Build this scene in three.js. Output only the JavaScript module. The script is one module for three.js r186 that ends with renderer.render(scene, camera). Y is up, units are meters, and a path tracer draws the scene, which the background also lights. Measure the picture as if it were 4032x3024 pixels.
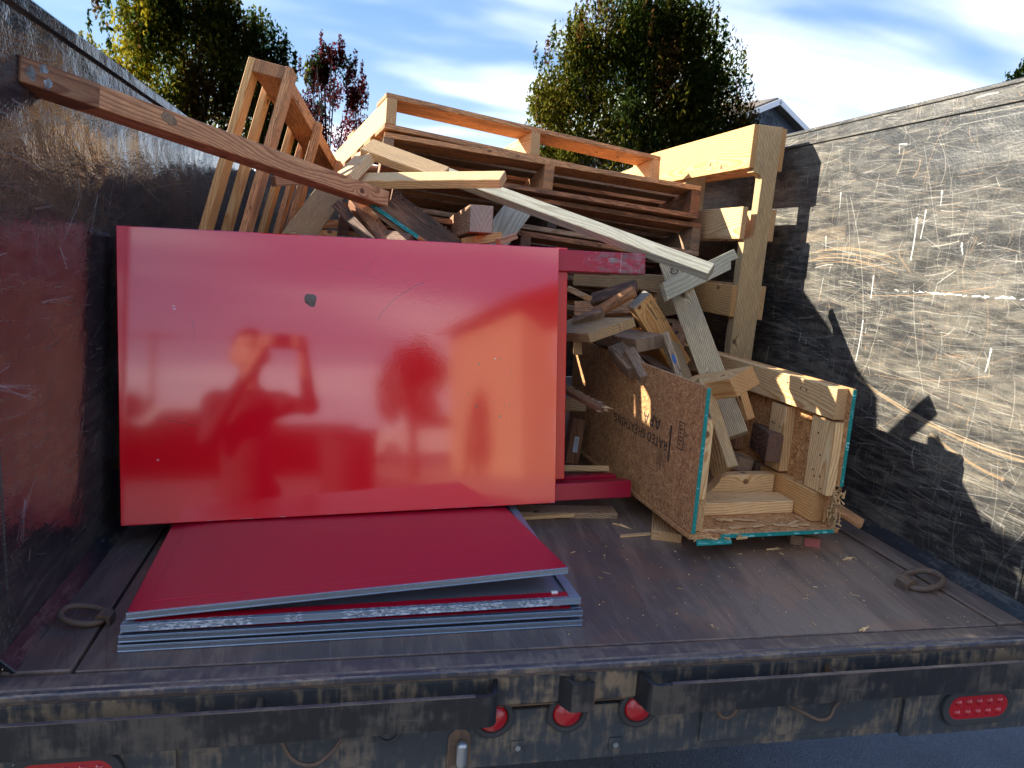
import * as THREE from 'three';
import { mergeGeometries } from 'three/addons/utils/BufferGeometryUtils.js';
import { MarchingCubes } from 'three/addons/objects/MarchingCubes.js';

// ---------------------------------------------------------------- camera, sky, sun, exposure
const scene = new THREE.Scene();
const camera = new THREE.PerspectiveCamera(53.66, 4 / 3, 0.02, 400);
camera.position.set(0, 0.78, 0);
camera.quaternion.setFromRotationMatrix(new THREE.Matrix4().makeBasis(
  new THREE.Vector3(0.97724, 0.06188, 0.20291), new THREE.Vector3(-0.02405, 0.98266, -0.18385), new THREE.Vector3(-0.21077, 0.17479, 0.96178)));
const renderer = new THREE.WebGLRenderer({ antialias: true });
renderer.toneMapping = THREE.LinearToneMapping;
renderer.toneMappingExposure = 4.3;
renderer.shadowMap.enabled = true;
const SUN = new THREE.Vector3(-1, 0.63, -0.67).normalize();
const sun = new THREE.DirectionalLight(new THREE.Color(1, 0.93, 0.78), 3.3);
sun.position.copy(SUN).multiplyScalar(40); sun.target.position.set(0.5, 0.5, -2.5);
sun.castShadow = true; sun.shadow.radius = 1; sun.shadow.mapSize.set(4096, 4096);
Object.assign(sun.shadow.camera, { left: -30, right: 30, top: 30, bottom: -30, near: 1, far: 120 });
scene.add(sun, sun.target);

let seed = 12345;
const rnd = () => { seed = (seed + 0x6d2b79f5) | 0; let t = Math.imul(seed ^ (seed >>> 15), 1 | seed); t = (t + Math.imul(t ^ (t >>> 7), 61 | t)) ^ t; return ((t ^ (t >>> 14)) >>> 0) / 4294967296; };
const rr = (a, b) => a + (b - a) * rnd();
const hash = (x, y, s) => { let h = Math.imul(x, 374761393) ^ Math.imul(y, 668265263) ^ Math.imul(s, 2147483647 - 1234567); h = Math.imul(h ^ (h >>> 13), 1274126177); return ((h ^ (h >>> 16)) >>> 0) / 4294967296; };
const sm = (t) => t * t * (3 - 2 * t);
function vnoise(x, y, s, px = 0) {
  const xi = Math.floor(x), yi = Math.floor(y), fx = sm(x - xi), fy = sm(y - yi);
  const w = (k) => px ? ((k % px) + px) % px : k;
  const a = hash(w(xi), yi, s), b = hash(w(xi + 1), yi, s), c = hash(w(xi), yi + 1, s), d = hash(w(xi + 1), yi + 1, s);
  return a + (b - a) * fx + (c - a) * fy + (a - b - c + d) * fx * fy;
}
function fbm(x, y, s, o = 4) { let v = 0, a = 0.5, n = 0; for (let i = 0; i < o; i++) { v += a * vnoise(x, y, s + i * 17); n += a; x *= 2.03; y *= 2.03; a *= 0.5; } return v / n; }
const clamp = (v, a = 0, b = 1) => Math.min(b, Math.max(a, v));
const step = (a, b, x) => sm(clamp((x - a) / (b - a)));
const V = (x, y, z) => new THREE.Vector3(x, y, z);

{ // the sky: blue air, paler and whiter towards the horizon and the sun, thin streaked cloud
  const W = 2048, H = 1024, d = new Float32Array(W * H * 4);
  for (let j = 0; j < H; j++) for (let i = 0; i < W; i++) {
    const el = ((j + 0.5) / H - 0.5) * Math.PI, az = ((i + 0.5) / W - 0.5) * 2 * Math.PI;
    const x = Math.cos(el) * Math.cos(az), y = Math.sin(el), z = Math.cos(el) * Math.sin(az);
    const up = Math.max(y, 0.001), cs = x * SUN.x + y * SUN.y + z * SUN.z;
    const h = Math.pow(1 - Math.min(up, 1), 3.2), g = Math.pow(Math.max(cs, 0), 5);
    let r = 0.024 + 0.09 * h + 0.07 * g, gr = 0.073 + 0.12 * h + 0.09 * g, b = 0.2 + 0.08 * h + 0.05 * g;
    const cx = x / (up + 0.13), cz = z / (up + 0.13);
    const wx = cx + 0.55 * fbm(cx * 0.8, cz * 0.8, 5), wz = cz + 0.4 * fbm(cx * 0.8 + 9, cz * 0.8, 6);
    const big = fbm(wx * 0.42 + 12.1, wz * 0.75 + 8.2, 31, 5), fine = fbm(wx * 0.9 + 3.2, wz * 3.2 + 1.7, 11, 6);
    let c = step(0.45, 0.68, 0.62 * big + 0.38 * fine) * (0.45 + 0.55 * fbm(wx * 2.2, wz * 7, 41, 4)) * step(-0.02, 0.1, y);
    c = clamp(c + 0.7 * Math.pow(1 - Math.min(up, 1), 10));
    const cl = 0.48 + 0.25 * g;
    r += (cl * 0.97 - r) * c; gr += (cl - gr) * c; b += (cl * 1.04 - b) * c;
    if (y < 0) { const k = step(0, -0.08, y); r += (0.1 - r) * k; gr += (0.1 - gr) * k; b += (0.1 - b) * k; }
    const o = (j * W + i) * 4; d[o] = r; d[o + 1] = gr; d[o + 2] = b; d[o + 3] = 1;
  }
  const t = new THREE.DataTexture(d, W, H, THREE.RGBAFormat, THREE.FloatType);
  t.mapping = THREE.EquirectangularReflectionMapping; t.magFilter = t.minFilter = THREE.LinearFilter; t.needsUpdate = true;
  scene.background = t; scene.environment = t;
}

// ---------------------------------------------------------------- helpers: names, tags, meshes
const used = {};
function numbered(name) { const n = used[name] = (used[name] ?? -1) + 1; return n ? name + '_' + String(n).padStart(3, '0') : name; }
function tag(o, label, category, group, kind) { o.userData = { label, category }; if (group) o.userData.group = group; if (kind) o.userData.kind = kind; return o; }
function struct(o) { o.userData = { kind: 'structure' }; return o; }
function mesh(name, geo, mat, parent = scene) { const m = new THREE.Mesh(geo, mat); m.name = parent === scene ? numbered(name) : name; m.castShadow = m.receiveShadow = true; parent.add(m); return m; }
function thing(name, label, category, group, pos = [0, 0, 0]) { const g = new THREE.Group(); g.name = numbered(name); g.position.set(...pos); tag(g, label, category, group); scene.add(g); return g; }
function sub(name, parent) { const g = new THREE.Group(); g.name = name; parent.add(g); return g; }

// chamfered box, x along the grain; uv in board metres, end grain in its own band of the wood textures
function boardGeo(L, w, t, ou = rnd(), ov = rnd(), ch = 0.0015, skew = [0, 0]) {
  const c = Math.min(ch, t * 0.2, w * 0.2), h = [L / 2, w / 2, t / 2], P = [], N = [], U = [], I = [];
  const vb = clamp(0.76 - w * 4.8, 0, 0.76) * ov;
  const uvOf = (p, ax) => ax === 0 ? [p[1] / 0.3 + ou, 0.9 + clamp(p[2] / 0.09, -1, 1) * 0.08]
    : ax === 2 ? [p[0] / 1.2 + ou, clamp(vb + (p[1] + h[1]) * 4.8, 0.005, 0.77)] : [p[0] / 1.2 + ou + 0.37, clamp(0.7 * ov + (p[2] + h[2]) * 4.8, 0.005, 0.77)];
  const bend = (p) => { const k = p[0] > 0 ? skew[1] : skew[0]; return [p[0] + k * p[1] / w * (p[0] > 0 ? 1 : 1), p[1], p[2]]; };
  const poly = (pts, n, ax) => { const b = P.length / 3; for (const p of pts) { P.push(...bend(p)); N.push(...n); U.push(...uvOf(p, ax)); } for (let i = 1; i + 1 < pts.length; i++) I.push(b, b + i, b + i + 1); };
  const orient = (pts, n) => { const a = V(...pts[0]), e = V(...pts[1]).sub(a).cross(V(...pts[2]).sub(a)); return e.dot(V(...n)) < 0 ? pts.reverse() : pts; };
  for (let ax = 0; ax < 3; ax++) for (const s of [-1, 1]) {
    const b = (ax + 1) % 3, d = (ax + 2) % 3, pts = [];
    for (const [p, q] of [[-1, -1], [1, -1], [1, 1], [-1, 1]]) { const v = [0, 0, 0]; v[ax] = s * h[ax]; v[b] = p * (h[b] - c); v[d] = q * (h[d] - c); pts.push(v); }
    const n = [0, 0, 0]; n[ax] = s; poly(orient(pts, n), n, ax);
  }
  for (let ax = 0; ax < 3; ax++) { const b = (ax + 1) % 3, d = (ax + 2) % 3;
    for (const p of [-1, 1]) for (const q of [-1, 1]) {
      const mk = (e, f) => { const v = [0, 0, 0]; v[ax] = e * (h[ax] - c); v[b] = p * (h[b] - (f ? c : 0)); v[d] = q * (h[d] - (f ? 0 : c)); return v; };
      const n = [0, 0, 0]; n[b] = p * 0.7071; n[d] = q * 0.7071; poly(orient([mk(-1, 0), mk(1, 0), mk(1, 1), mk(-1, 1)], n), n, ax === 0 ? 2 : 0);
    } }
  for (const x of [-1, 1]) for (const y of [-1, 1]) for (const z of [-1, 1]) {
    const n = [x * 0.577, y * 0.577, z * 0.577];
    poly(orient([[x * h[0], y * (h[1] - c), z * (h[2] - c)], [x * (h[0] - c), y * h[1], z * (h[2] - c)], [x * (h[0] - c), y * (h[1] - c), z * h[2]]], n), n, 0);
  }
  const g = new THREE.BufferGeometry();
  g.setAttribute('position', new THREE.Float32BufferAttribute(P, 3)); g.setAttribute('normal', new THREE.Float32BufferAttribute(N, 3)); g.setAttribute('uv', new THREE.Float32BufferAttribute(U, 2)); g.setIndex(I);
  return g;
}
function frame(o, c, ax, n) { // x along ax, z along n
  const x = V(...ax).normalize(), z = V(...n).addScaledVector(x, -V(...n).dot(x)).normalize(), y = z.clone().cross(x);
  o.quaternion.setFromRotationMatrix(new THREE.Matrix4().makeBasis(x, y, z)); o.position.set(...c); return o;
}
const at = (g, x = 0, y = 0, z = 0, rx = 0, ry = 0, rz = 0) => { if (rx) g.rotateX(rx); if (ry) g.rotateY(ry); if (rz) g.rotateZ(rz); return g.translate(x, y, z); };
// a plain chamfered box with uv in metres on each face
function slab(w, h, d, x = 0, y = 0, z = 0, ch = 0.003) {
  const g = boardGeo(w, h, d, 0, 0, ch), p = g.attributes.position, n = g.attributes.normal, u = g.attributes.uv;
  for (let i = 0; i < p.count; i++) { const ax = Math.abs(n.getX(i)) > 0.8 ? 0 : Math.abs(n.getY(i)) > 0.8 ? 1 : 2; u.setXY(i, ax === 0 ? p.getZ(i) + z : p.getX(i) + x, ax === 1 ? p.getZ(i) + z : p.getY(i) + y); }
  return g.translate(x, y, z);
}
function tube(pts, r, seg = 24, rad = 8) { return new THREE.TubeGeometry(new THREE.CatmullRomCurve3(pts.map((p) => V(...p))), seg, r, rad); }
function ribbon(outline, depth) { const s = new THREE.Shape(outline.map((p) => new THREE.Vector2(...p))); return new THREE.ExtrudeGeometry(s, { depth, bevelEnabled: false, curveSegments: 8 }); }

// ---------------------------------------------------------------- textures
function dataTex(W, H, fn, srgb = true) {
  const d = new Uint8Array(W * H * 4), o = [0, 0, 0];
  for (let j = 0; j < H; j++) for (let i = 0; i < W; i++) { fn(i, j, o); const k = (j * W + i) * 4; d[k] = clamp(o[0]) * 255; d[k + 1] = clamp(o[1]) * 255; d[k + 2] = clamp(o[2]) * 255; d[k + 3] = 255; }
  const t = new THREE.DataTexture(d, W, H); t.wrapS = t.wrapT = THREE.RepeatWrapping; t.magFilter = THREE.LinearFilter; t.minFilter = THREE.LinearMipmapLinearFilter; t.generateMipmaps = true;
  if (srgb) t.colorSpace = THREE.SRGBColorSpace; t.needsUpdate = true; return t;
}
function canvasTex(W, H, draw, srgb = true) {
  const c = document.createElement('canvas'); c.width = W; c.height = H; draw(c.getContext('2d'), W, H);
  const t = new THREE.CanvasTexture(c); t.wrapS = t.wrapT = THREE.RepeatWrapping; if (srgb) t.colorSpace = THREE.SRGBColorSpace; return t;
}
// wood: growth rings cut along the board, knots, fibres, stains; sRGB colours early / late wood
function woodTex(s, { early, late, ring = 0.007, depth = 0.03, wave = 0.012, knots = 2, fibre = 0.1, stain = 0.2, stainCol = [0.3, 0.27, 0.24], crack = 0 }) {
  const W = 1024, H = 256, K = [];
  seed = s * 7919; for (let i = 0; i < knots; i++) K.push([rnd() * 1.2, rr(0.02, 0.14), rr(0.006, 0.011)]);
  const tau = Math.PI * 2, a1 = rnd() * 6, a2 = rnd() * 6, yc = rr(-0.02, 0.1);
  const lum = new Float32Array(W * H);
  const map = dataTex(W, H, (i, j, o) => {
    const end = j > H * 0.79, x = i / W * 1.2;
    let k, st, fb, dark = 0;
    if (end) {
      const ex = (i / W) * 0.3, ey = (j / H - 0.9) * 0.56;
      const r = Math.hypot((((ex % 0.15) + 0.15) % 0.15) - 0.075, ey + 0.06) + 0.003 * vnoise(ex * 60, ey * 60, s);
      const f = (r / (ring * 0.8)) % 1; k = Math.pow(f, 2.2); fb = vnoise(i * 0.6, j * 0.6, s + 3) - 0.5; st = fbm(i / 90, j / 60, s + 8); dark = 0.16;
    } else {
      const y = j / (H * 0.78) * 0.16;
      let yy = y - yc + wave * Math.sin(tau * x / 1.2 + a1) + wave * 0.45 * Math.sin(tau * 3 * x / 1.2 + a2);
      let r = Math.hypot(yy, depth + 0.012 * Math.sin(tau * x / 1.2 + a2)) + 0.0016 * vnoise(x / 1.2 * 24, y * 90, s, 24);
      for (const [kx, ky, kr] of K) { let dx = x - kx; dx -= Math.round(dx / 1.2) * 1.2; const dd = dx * dx / 9 + (y - ky) * (y - ky); r += 0.016 * Math.exp(-dd / (kr * kr * 1.6)); const q = Math.hypot(dx * 0.8, y - ky) / kr; if (q < 1) dark = Math.max(dark, 0.55 * step(1, 0.6, q) + 0.15 * Math.sin(q * 14)); }
      const f = (r / ring) % 1; k = f < 0.85 ? Math.pow(f / 0.85, 2.4) : (1 - f) / 0.15;
      fb = vnoise(x / 1.2 * 80, j * 0.9, s + 5, 80) - 0.5 + 0.6 * (vnoise(x / 1.2 * 300, j * 1.7, s + 6, 300) - 0.5);
      st = 0.6 * vnoise(x / 1.2 * 6, y * 25, s + 8, 6) + 0.4 * vnoise(x / 1.2 * 30, y * 120, s + 9, 30);
      if (crack) { const cr = Math.abs(vnoise(x / 1.2 * 7, y * 110, s + 15, 7) - 0.5); if (cr < 0.016 * crack) dark = Math.max(dark, 0.5); }
    }
    const sg = step(0.5, 0.8, st) * stain, q = 1 + fb * fibre * 2;
    for (let c = 0; c < 3; c++) { let v = (early[c] + (late[c] - early[c]) * k) * q; v += (stainCol[c] - v) * sg; v *= 1 - dark * [0.75, 0.9, 1][c]; o[c] = v; }
    lum[j * W + i] = clamp(0.5 + fb * 0.35 + k * 0.35 - dark);
  });
  const bump = dataTex(W, H, (i, j, o) => { o[0] = o[1] = o[2] = lum[j * W + i]; }, false);
  return { map, bump };
}
const WT = {
  pine: woodTex(3, { early: [0.86, 0.72, 0.52], late: [0.74, 0.52, 0.31], ring: 0.0075, knots: 3, fibre: 0.07, stain: 0.15, stainCol: [0.62, 0.5, 0.36] }),
  ridged: woodTex(11, { early: [0.8, 0.72, 0.57], late: [0.5, 0.39, 0.26], ring: 0.0052, depth: 0.012, wave: 0.008, knots: 2, fibre: 0.1, stain: 0.25, stainCol: [0.52, 0.48, 0.4] }),
  fir: woodTex(23, { early: [0.72, 0.54, 0.4], late: [0.53, 0.34, 0.23], ring: 0.0048, depth: 0.05, knots: 2, fibre: 0.1, stain: 0.3, stainCol: [0.45, 0.31, 0.24] }),
  weathered: woodTex(31, { early: [0.6, 0.51, 0.42], late: [0.44, 0.35, 0.27], ring: 0.006, knots: 3, fibre: 0.2, stain: 0.5, stainCol: [0.36, 0.31, 0.27], crack: 0.7 }),
  dark: woodTex(47, { early: [0.44, 0.34, 0.27], late: [0.3, 0.22, 0.17], ring: 0.006, knots: 3, fibre: 0.25, stain: 0.6, stainCol: [0.2, 0.17, 0.15], crack: 1 }),
  grey: woodTex(59, { early: [0.7, 0.69, 0.63], late: [0.58, 0.56, 0.49], ring: 0.011, depth: 0.02, wave: 0.02, knots: 2, fibre: 0.07, stain: 0.3, stainCol: [0.55, 0.56, 0.53] }),
};
const woodMat = (t, tint = [1, 1, 1], rough = 0.78, b = 0.0009) => new THREE.MeshStandardMaterial({ map: WT[t].map, bumpMap: WT[t].bump, bumpScale: b, roughness: rough, color: new THREE.Color().setRGB(...tint) });
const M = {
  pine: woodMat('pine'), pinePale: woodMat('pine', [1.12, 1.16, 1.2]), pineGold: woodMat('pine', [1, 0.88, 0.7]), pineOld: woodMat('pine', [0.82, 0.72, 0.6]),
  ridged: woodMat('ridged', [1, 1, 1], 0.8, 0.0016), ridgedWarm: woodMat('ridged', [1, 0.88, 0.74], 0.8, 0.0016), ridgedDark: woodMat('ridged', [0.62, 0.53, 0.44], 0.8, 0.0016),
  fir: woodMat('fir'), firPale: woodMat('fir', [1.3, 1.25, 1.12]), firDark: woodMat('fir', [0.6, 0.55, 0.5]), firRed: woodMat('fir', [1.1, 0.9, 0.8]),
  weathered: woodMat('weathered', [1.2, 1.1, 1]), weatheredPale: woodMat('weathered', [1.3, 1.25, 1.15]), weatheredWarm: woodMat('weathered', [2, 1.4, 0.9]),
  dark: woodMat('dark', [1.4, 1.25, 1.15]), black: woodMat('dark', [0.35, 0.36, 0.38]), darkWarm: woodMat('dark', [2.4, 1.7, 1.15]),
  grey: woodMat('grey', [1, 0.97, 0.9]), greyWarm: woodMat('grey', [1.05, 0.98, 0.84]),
};
const lin = (r, g, b) => new THREE.Color().setRGB(r, g, b);
const paint = (c, roughness = 0.5, metalness = 0, extra = {}) => new THREE.MeshPhysicalMaterial({ color: c, roughness, metalness, ...extra });

// ---------------------------------------------------------------- the ground
const GY = -0.85;
{
  const asphalt = dataTex(1024, 1024, (i, j, o) => {
    const n = hash(i, j, 3), m = vnoise(i * 0.45, j * 0.45, 4), l = fbm(i / 90, j / 90, 8, 4);
    let v = 0.36 + 0.1 * (m - 0.5) + 0.05 * (n - 0.5) + 0.07 * (l - 0.5); if (m > 0.83) v += 0.16 * (m - 0.7); o[0] = v; o[1] = v; o[2] = v * 1.02;
  });
  const bump = dataTex(1024, 1024, (i, j, o) => { o[0] = o[1] = o[2] = 0.7 * vnoise(i * 0.45, j * 0.45, 4) + 0.3 * hash(i, j, 3); }, false);
  for (const t of [asphalt, bump]) t.repeat.set(0.75, 0.75);
  const g = new THREE.PlaneGeometry(360, 360); g.rotateX(-Math.PI / 2);
  const u = g.attributes.uv, p = g.attributes.position; for (let i = 0; i < p.count; i++) u.setXY(i, p.getX(i), p.getZ(i));
  struct(mesh('ground', g.translate(0, GY, 0), new THREE.MeshStandardMaterial({ map: asphalt, bumpMap: bump, bumpScale: 0.006, roughness: 0.85 })));
  const conc = dataTex(512, 512, (i, j, o) => { const v = 0.63 + 0.14 * (fbm(i / 60, j / 60, 21, 5) - 0.5) + 0.07 * (hash(i, j, 5) - 0.5); o[0] = v; o[1] = v * 0.93; o[2] = v * 0.82; });
  conc.repeat.set(0.4, 0.4);
  const d = slab(16, 0.004, 26, 13.2, GY + 0.003, 22, 0.0005);
  struct(mesh('driveway', d, new THREE.MeshStandardMaterial({ map: conc, roughness: 0.9 })));
}

// ---------------------------------------------------------------- steel surfaces
const XL = -0.58, XR = 1.57, ZF = -4.6, ZR = -1.29, HL = 1.165, HR = 1.256;
const PX = (z) => (z + 4.65) / 3.4 * 2048, PY = (y) => 1024 * (1 - y / 1.3);
function scratchWall(dense, base, dust, tones, special) {
  const rough = document.createElement('canvas'); rough.width = 2048; rough.height = 1024; const rg = rough.getContext('2d'); rg.fillStyle = special.gloss; rg.fillRect(0, 0, 2048, 1024);
  const map = canvasTex(2048, 1024, (g, W, H) => {
    const im = g.createImageData(W, H);
    for (let j = 0; j < H; j++) for (let i = 0; i < W; i++) {
      const a = fbm(i / 260, j / 90, 61 + dense, 5), b = fbm(i / 34, j / 10, 71 + dense, 4), c = hash(i, j, 7);
      const k = clamp(dust[3] * step(0.35, 0.75, a * 0.55 + b * 0.45) + 0.05 * (c - 0.5) * 2 * dust[3]), o = (j * W + i) * 4;
      for (let q = 0; q < 3; q++) im.data[o + q] = clamp(base[q] + (dust[q] - base[q]) * k + 0.02 * (c - 0.5)) * 255; im.data[o + 3] = 255;
    }
    g.putImageData(im, 0, 0);
    const stroke = (x, y, dx, dy, bend, w, col, al) => { for (const [c, style, aa] of [[g, `rgb(${col})`, al], [rg, special.scuff, al * 0.8]]) { c.globalAlpha = aa; c.strokeStyle = style; c.lineWidth = w; c.lineCap = 'round'; c.beginPath(); c.moveTo(x, y); c.quadraticCurveTo(x + dx / 2 + bend * dy * 0.3, y + dy / 2 + bend * Math.abs(dx) * 0.12, x + dx, y + dy); c.stroke(); } };
    for (let i = 0; i < dense; i++) {
      const t = tones[Math.floor(rnd() * tones.length)], dir = rnd();
      const len = rr(10, 60) * (rnd() < 0.18 ? rr(2, 7) : 1), ang = dir < 0.62 ? rr(-0.22, 0.3) - 0.05 : dir < 0.8 ? rr(1.2, 1.9) : rr(0, 6.28);
      stroke(rnd() * W, rnd() * H, Math.cos(ang) * len, Math.sin(ang) * len, rr(-1, 1), rnd() < 0.03 && len < 60 ? rr(2, 3.6) : rr(0.4, 1.25), t, rr(0.08, special.alpha) * (rnd() < 0.12 ? 2 : 1));
    }
    for (let i = 0; i < 26; i++) { const x = rnd() * W, y = rnd() * H, ang = rr(-0.18, 0.18), n = 6 + Math.floor(rnd() * 10); for (let k = 0; k < n; k++) stroke(x + rr(-12, 12), y + k * rr(1.5, 4), rr(80, 300) * Math.cos(ang), rr(80, 300) * Math.sin(ang), rr(-1, 1), rr(0.6, 1.4), tones[0], rr(0.12, special.alpha)); }
    special.draw(g, stroke); g.globalAlpha = 1;
  });
  const rm = new THREE.CanvasTexture(rough); rm.wrapS = rm.wrapT = THREE.RepeatWrapping;
  for (const t of [map, rm]) { t.repeat.set(1 / 3.4, 1 / 1.3); t.offset.set(4.65 / 3.4, 0); }
  const bm = dataTex(1024, 512, (i, j, o) => { o[0] = o[1] = o[2] = 0.85 * fbm(i / 70, j / 60, dense + 3, 3) + 0.1 * fbm(i / 9, j / 9, dense + 9, 2) + 0.05 * hash(i, j, 5); }, false);
  bm.repeat.copy(map.repeat); bm.offset.copy(map.offset);
  return new THREE.MeshStandardMaterial({ map, roughnessMap: rm, bumpMap: bm, bumpScale: 0.009, roughness: 1, metalness: 0 });
}
const wallRight = scratchWall(13000, [0.16, 0.16, 0.162], [0.5, 0.47, 0.42, 0.7], ['176,166,144', '190,184,170', '150,138,116', '205,200,190', '160,120,84'], {
  gloss: '#6a6a6a', scuff: '#b4b4b4', alpha: 0.5, draw(g, s) {
    const wh = '236,236,232', tan = '190,150,105', lm = (z0, y0, z1, y1, w, c, a, b = 0) => s(PX(z0), PY(y0), PX(z1) - PX(z0), PY(y1) - PY(y0), b, w, c, a);
    for (let i = 0; i < 60; i++) { const z = rr(-1.98, -1.42); lm(z, 0.735 + (z + 1.7) * 0.02 + rr(-0.004, 0.004), z + rr(0.005, 0.02), 0.735 + (z + 1.7) * 0.02, rr(1, 3), wh, 0.8); }
    for (const [z, y0, y1] of [[-1.93, 0.93, 0.82], [-1.9, 0.95, 0.88], [-2.08, 0.76, 0.7], [-2.1, 0.62, 0.5], [-1.85, 1.0, 0.97], [-2.35, 0.88, 0.84], [-1.75, 0.86, 0.84], [-2.3, 1.02, 0.98], [-1.6, 0.6, 0.55]]) { lm(z, y0, z + rr(-0.01, 0.01), y1, rr(1.2, 2.6), wh, 0.8, 0.1); lm(z, y0 + 0.008, z, y0, 3.4, wh, 0.8); }
    for (let k = 0; k < 9; k++) { lm(-2.42 + rr(-0.04, 0.04), 0.84 - k * 0.006, -2.05 + rr(-0.08, 0.08), 0.835 - k * 0.007, 1.6, tan, 0.6, -1); lm(-2.5, 0.9 - k * 0.004, -2.25, 0.92 - k * 0.005, 1.4, tan, 0.45); }
    lm(-2.1, 0.45, -1.45, 0.36, 5, tan, 0.5, 1); lm(-2.1, 0.455, -1.45, 0.37, 2, '225,190,150', 0.6, 1); lm(-1.75, 0.35, -1.5, 0.3, 6, tan, 0.5, 1);
    for (let k = 0; k < 30; k++) lm(rr(-2.5, -1.4), rr(0.1, 1.15), rr(-2.5, -1.4), rr(0.1, 1.15), rr(0.5, 1.1), '210,205,195', 0.14);
    for (let k = 0; k < 40; k++) { const z = rr(-2.6, -1.3), y = rr(0.15, 1.2); lm(z, y, z + rr(-0.008, 0.008), y - rr(0.008, 0.03), rr(0.8, 2.6), k % 3 ? '196,150,110' : wh, 0.45, 0.2); }
  } });
const wallLeft = scratchWall(8000, [0.17, 0.165, 0.18], [0.4, 0.36, 0.32, 0.55], ['128,118,104', '112,108,112', '150,146,150', '96,80,66', '60,54,52'], {
  gloss: '#242424', scuff: '#a8a8a8', alpha: 0.42, draw(g, s) {
    const bl = '176,190,196', lm = (z0, y0, z1, y1, w, c, a, b = 0) => s(PX(z0), PY(y0), PX(z1) - PX(z0), PY(y1) - PY(y0), b, w, c, a);
    for (const [z0, y0, z1, y1] of [[-1.85, 0.83, -1.75, 0.74], [-1.98, 0.84, -1.92, 0.77], [-1.85, 0.87, -1.85, 0.82], [-1.62, 0.62, -1.78, 0.63], [-1.55, 0.3, -1.5, 0.25], [-1.5, 0.27, -1.47, 0.2], [-1.72, 0.72, -1.75, 0.7], [-1.4, 0.5, -1.55, 0.46]]) for (let k = 0; k < 4; k++) lm(z0 + rr(-0.008, 0.008), y0 + rr(-0.008, 0.008), z1 + rr(-0.02, 0.02), y1 + rr(-0.02, 0.02), rr(1, 3), bl, 0.3);
    for (let k = 0; k < 240; k++) { const z = rr(-3.2, -1.3), y = rr(0.75, 1.14); lm(z, y, z + rr(-0.015, 0.015), y - rr(0.01, 0.07), rr(0.8, 2.4), k % 2 ? '44,38,34' : '70,58,44', 0.6, rr(-1, 1)); }
    for (let k = 0; k < 40; k++) { const z = rr(-3.2, -1.5), y = rr(0.8, 1.1); lm(z, y, z + rr(0.1, 0.5), y - rr(0.02, 0.1), rr(0.6, 1.4), '46,38,32', 0.55, rr(-1, 1)); }
  } });
const floorTex = canvasTex(2048, 2048, (g, W, H) => { // x -0.6..1.6, z -3.6..-1.2
  const im = g.createImageData(W, H);
  for (let j = 0; j < H; j++) for (let i = 0; i < W; i++) {
    const x = i / W, y = j / H, a = fbm(x * 7, y * 5, 81, 5), b = fbm(x * 90 + y * 14, y * 9, 83, 4), c = hash(i, j, 9), d = fbm(x * 26, y * 20, 87, 4);
    const k = step(0.38, 0.66, a * 0.5 + b * 0.5), r = step(0.54, 0.7, d), o = (j * W + i) * 4;
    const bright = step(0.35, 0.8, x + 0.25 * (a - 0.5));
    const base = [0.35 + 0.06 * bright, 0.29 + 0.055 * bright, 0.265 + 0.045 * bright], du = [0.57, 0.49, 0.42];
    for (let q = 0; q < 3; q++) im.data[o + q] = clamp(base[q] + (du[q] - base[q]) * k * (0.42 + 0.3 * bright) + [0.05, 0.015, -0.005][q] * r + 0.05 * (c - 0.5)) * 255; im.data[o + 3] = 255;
  }
  g.putImageData(im, 0, 0);
  for (let i = 0; i < 5200; i++) { const x = rnd() * W, y = rnd() * H, l = rr(20, 200), an = Math.PI / 2 + rr(-0.28, 0.28) - 0.12; g.globalAlpha = rr(0.06, 0.32); g.strokeStyle = ['#a89a8a', '#1f1b1a', '#6d625b', '#2b2422', '#a09383', '#6b4a34'][Math.floor(rnd() * 6)]; g.lineWidth = rr(0.5, 2.2); g.beginPath(); g.moveTo(x, y); g.lineTo(x + Math.cos(an) * l, y + Math.sin(an) * l); g.stroke(); }
  for (let i = 0; i < 60; i++) { const x = rnd() * W, y = rnd() * H; g.globalAlpha = rr(0.03, 0.09); g.fillStyle = rnd() < 0.5 ? '#a3998c' : '#120f10'; g.beginPath(); g.ellipse(x, y, rr(15, 90), rr(8, 50), rr(0, 3), 0, 6.3); g.fill(); }
  g.globalAlpha = 1;
});
floorTex.repeat.set(1 / 2.2, -1 / 2.4); floorTex.offset.set(0.6 / 2.2, 1 - (3.6 / 2.4) ); floorTex.offset.y = -1.2 / 2.4;
const floorMat = new THREE.MeshStandardMaterial({ map: floorTex, roughness: 0.5, metalness: 0 });
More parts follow.
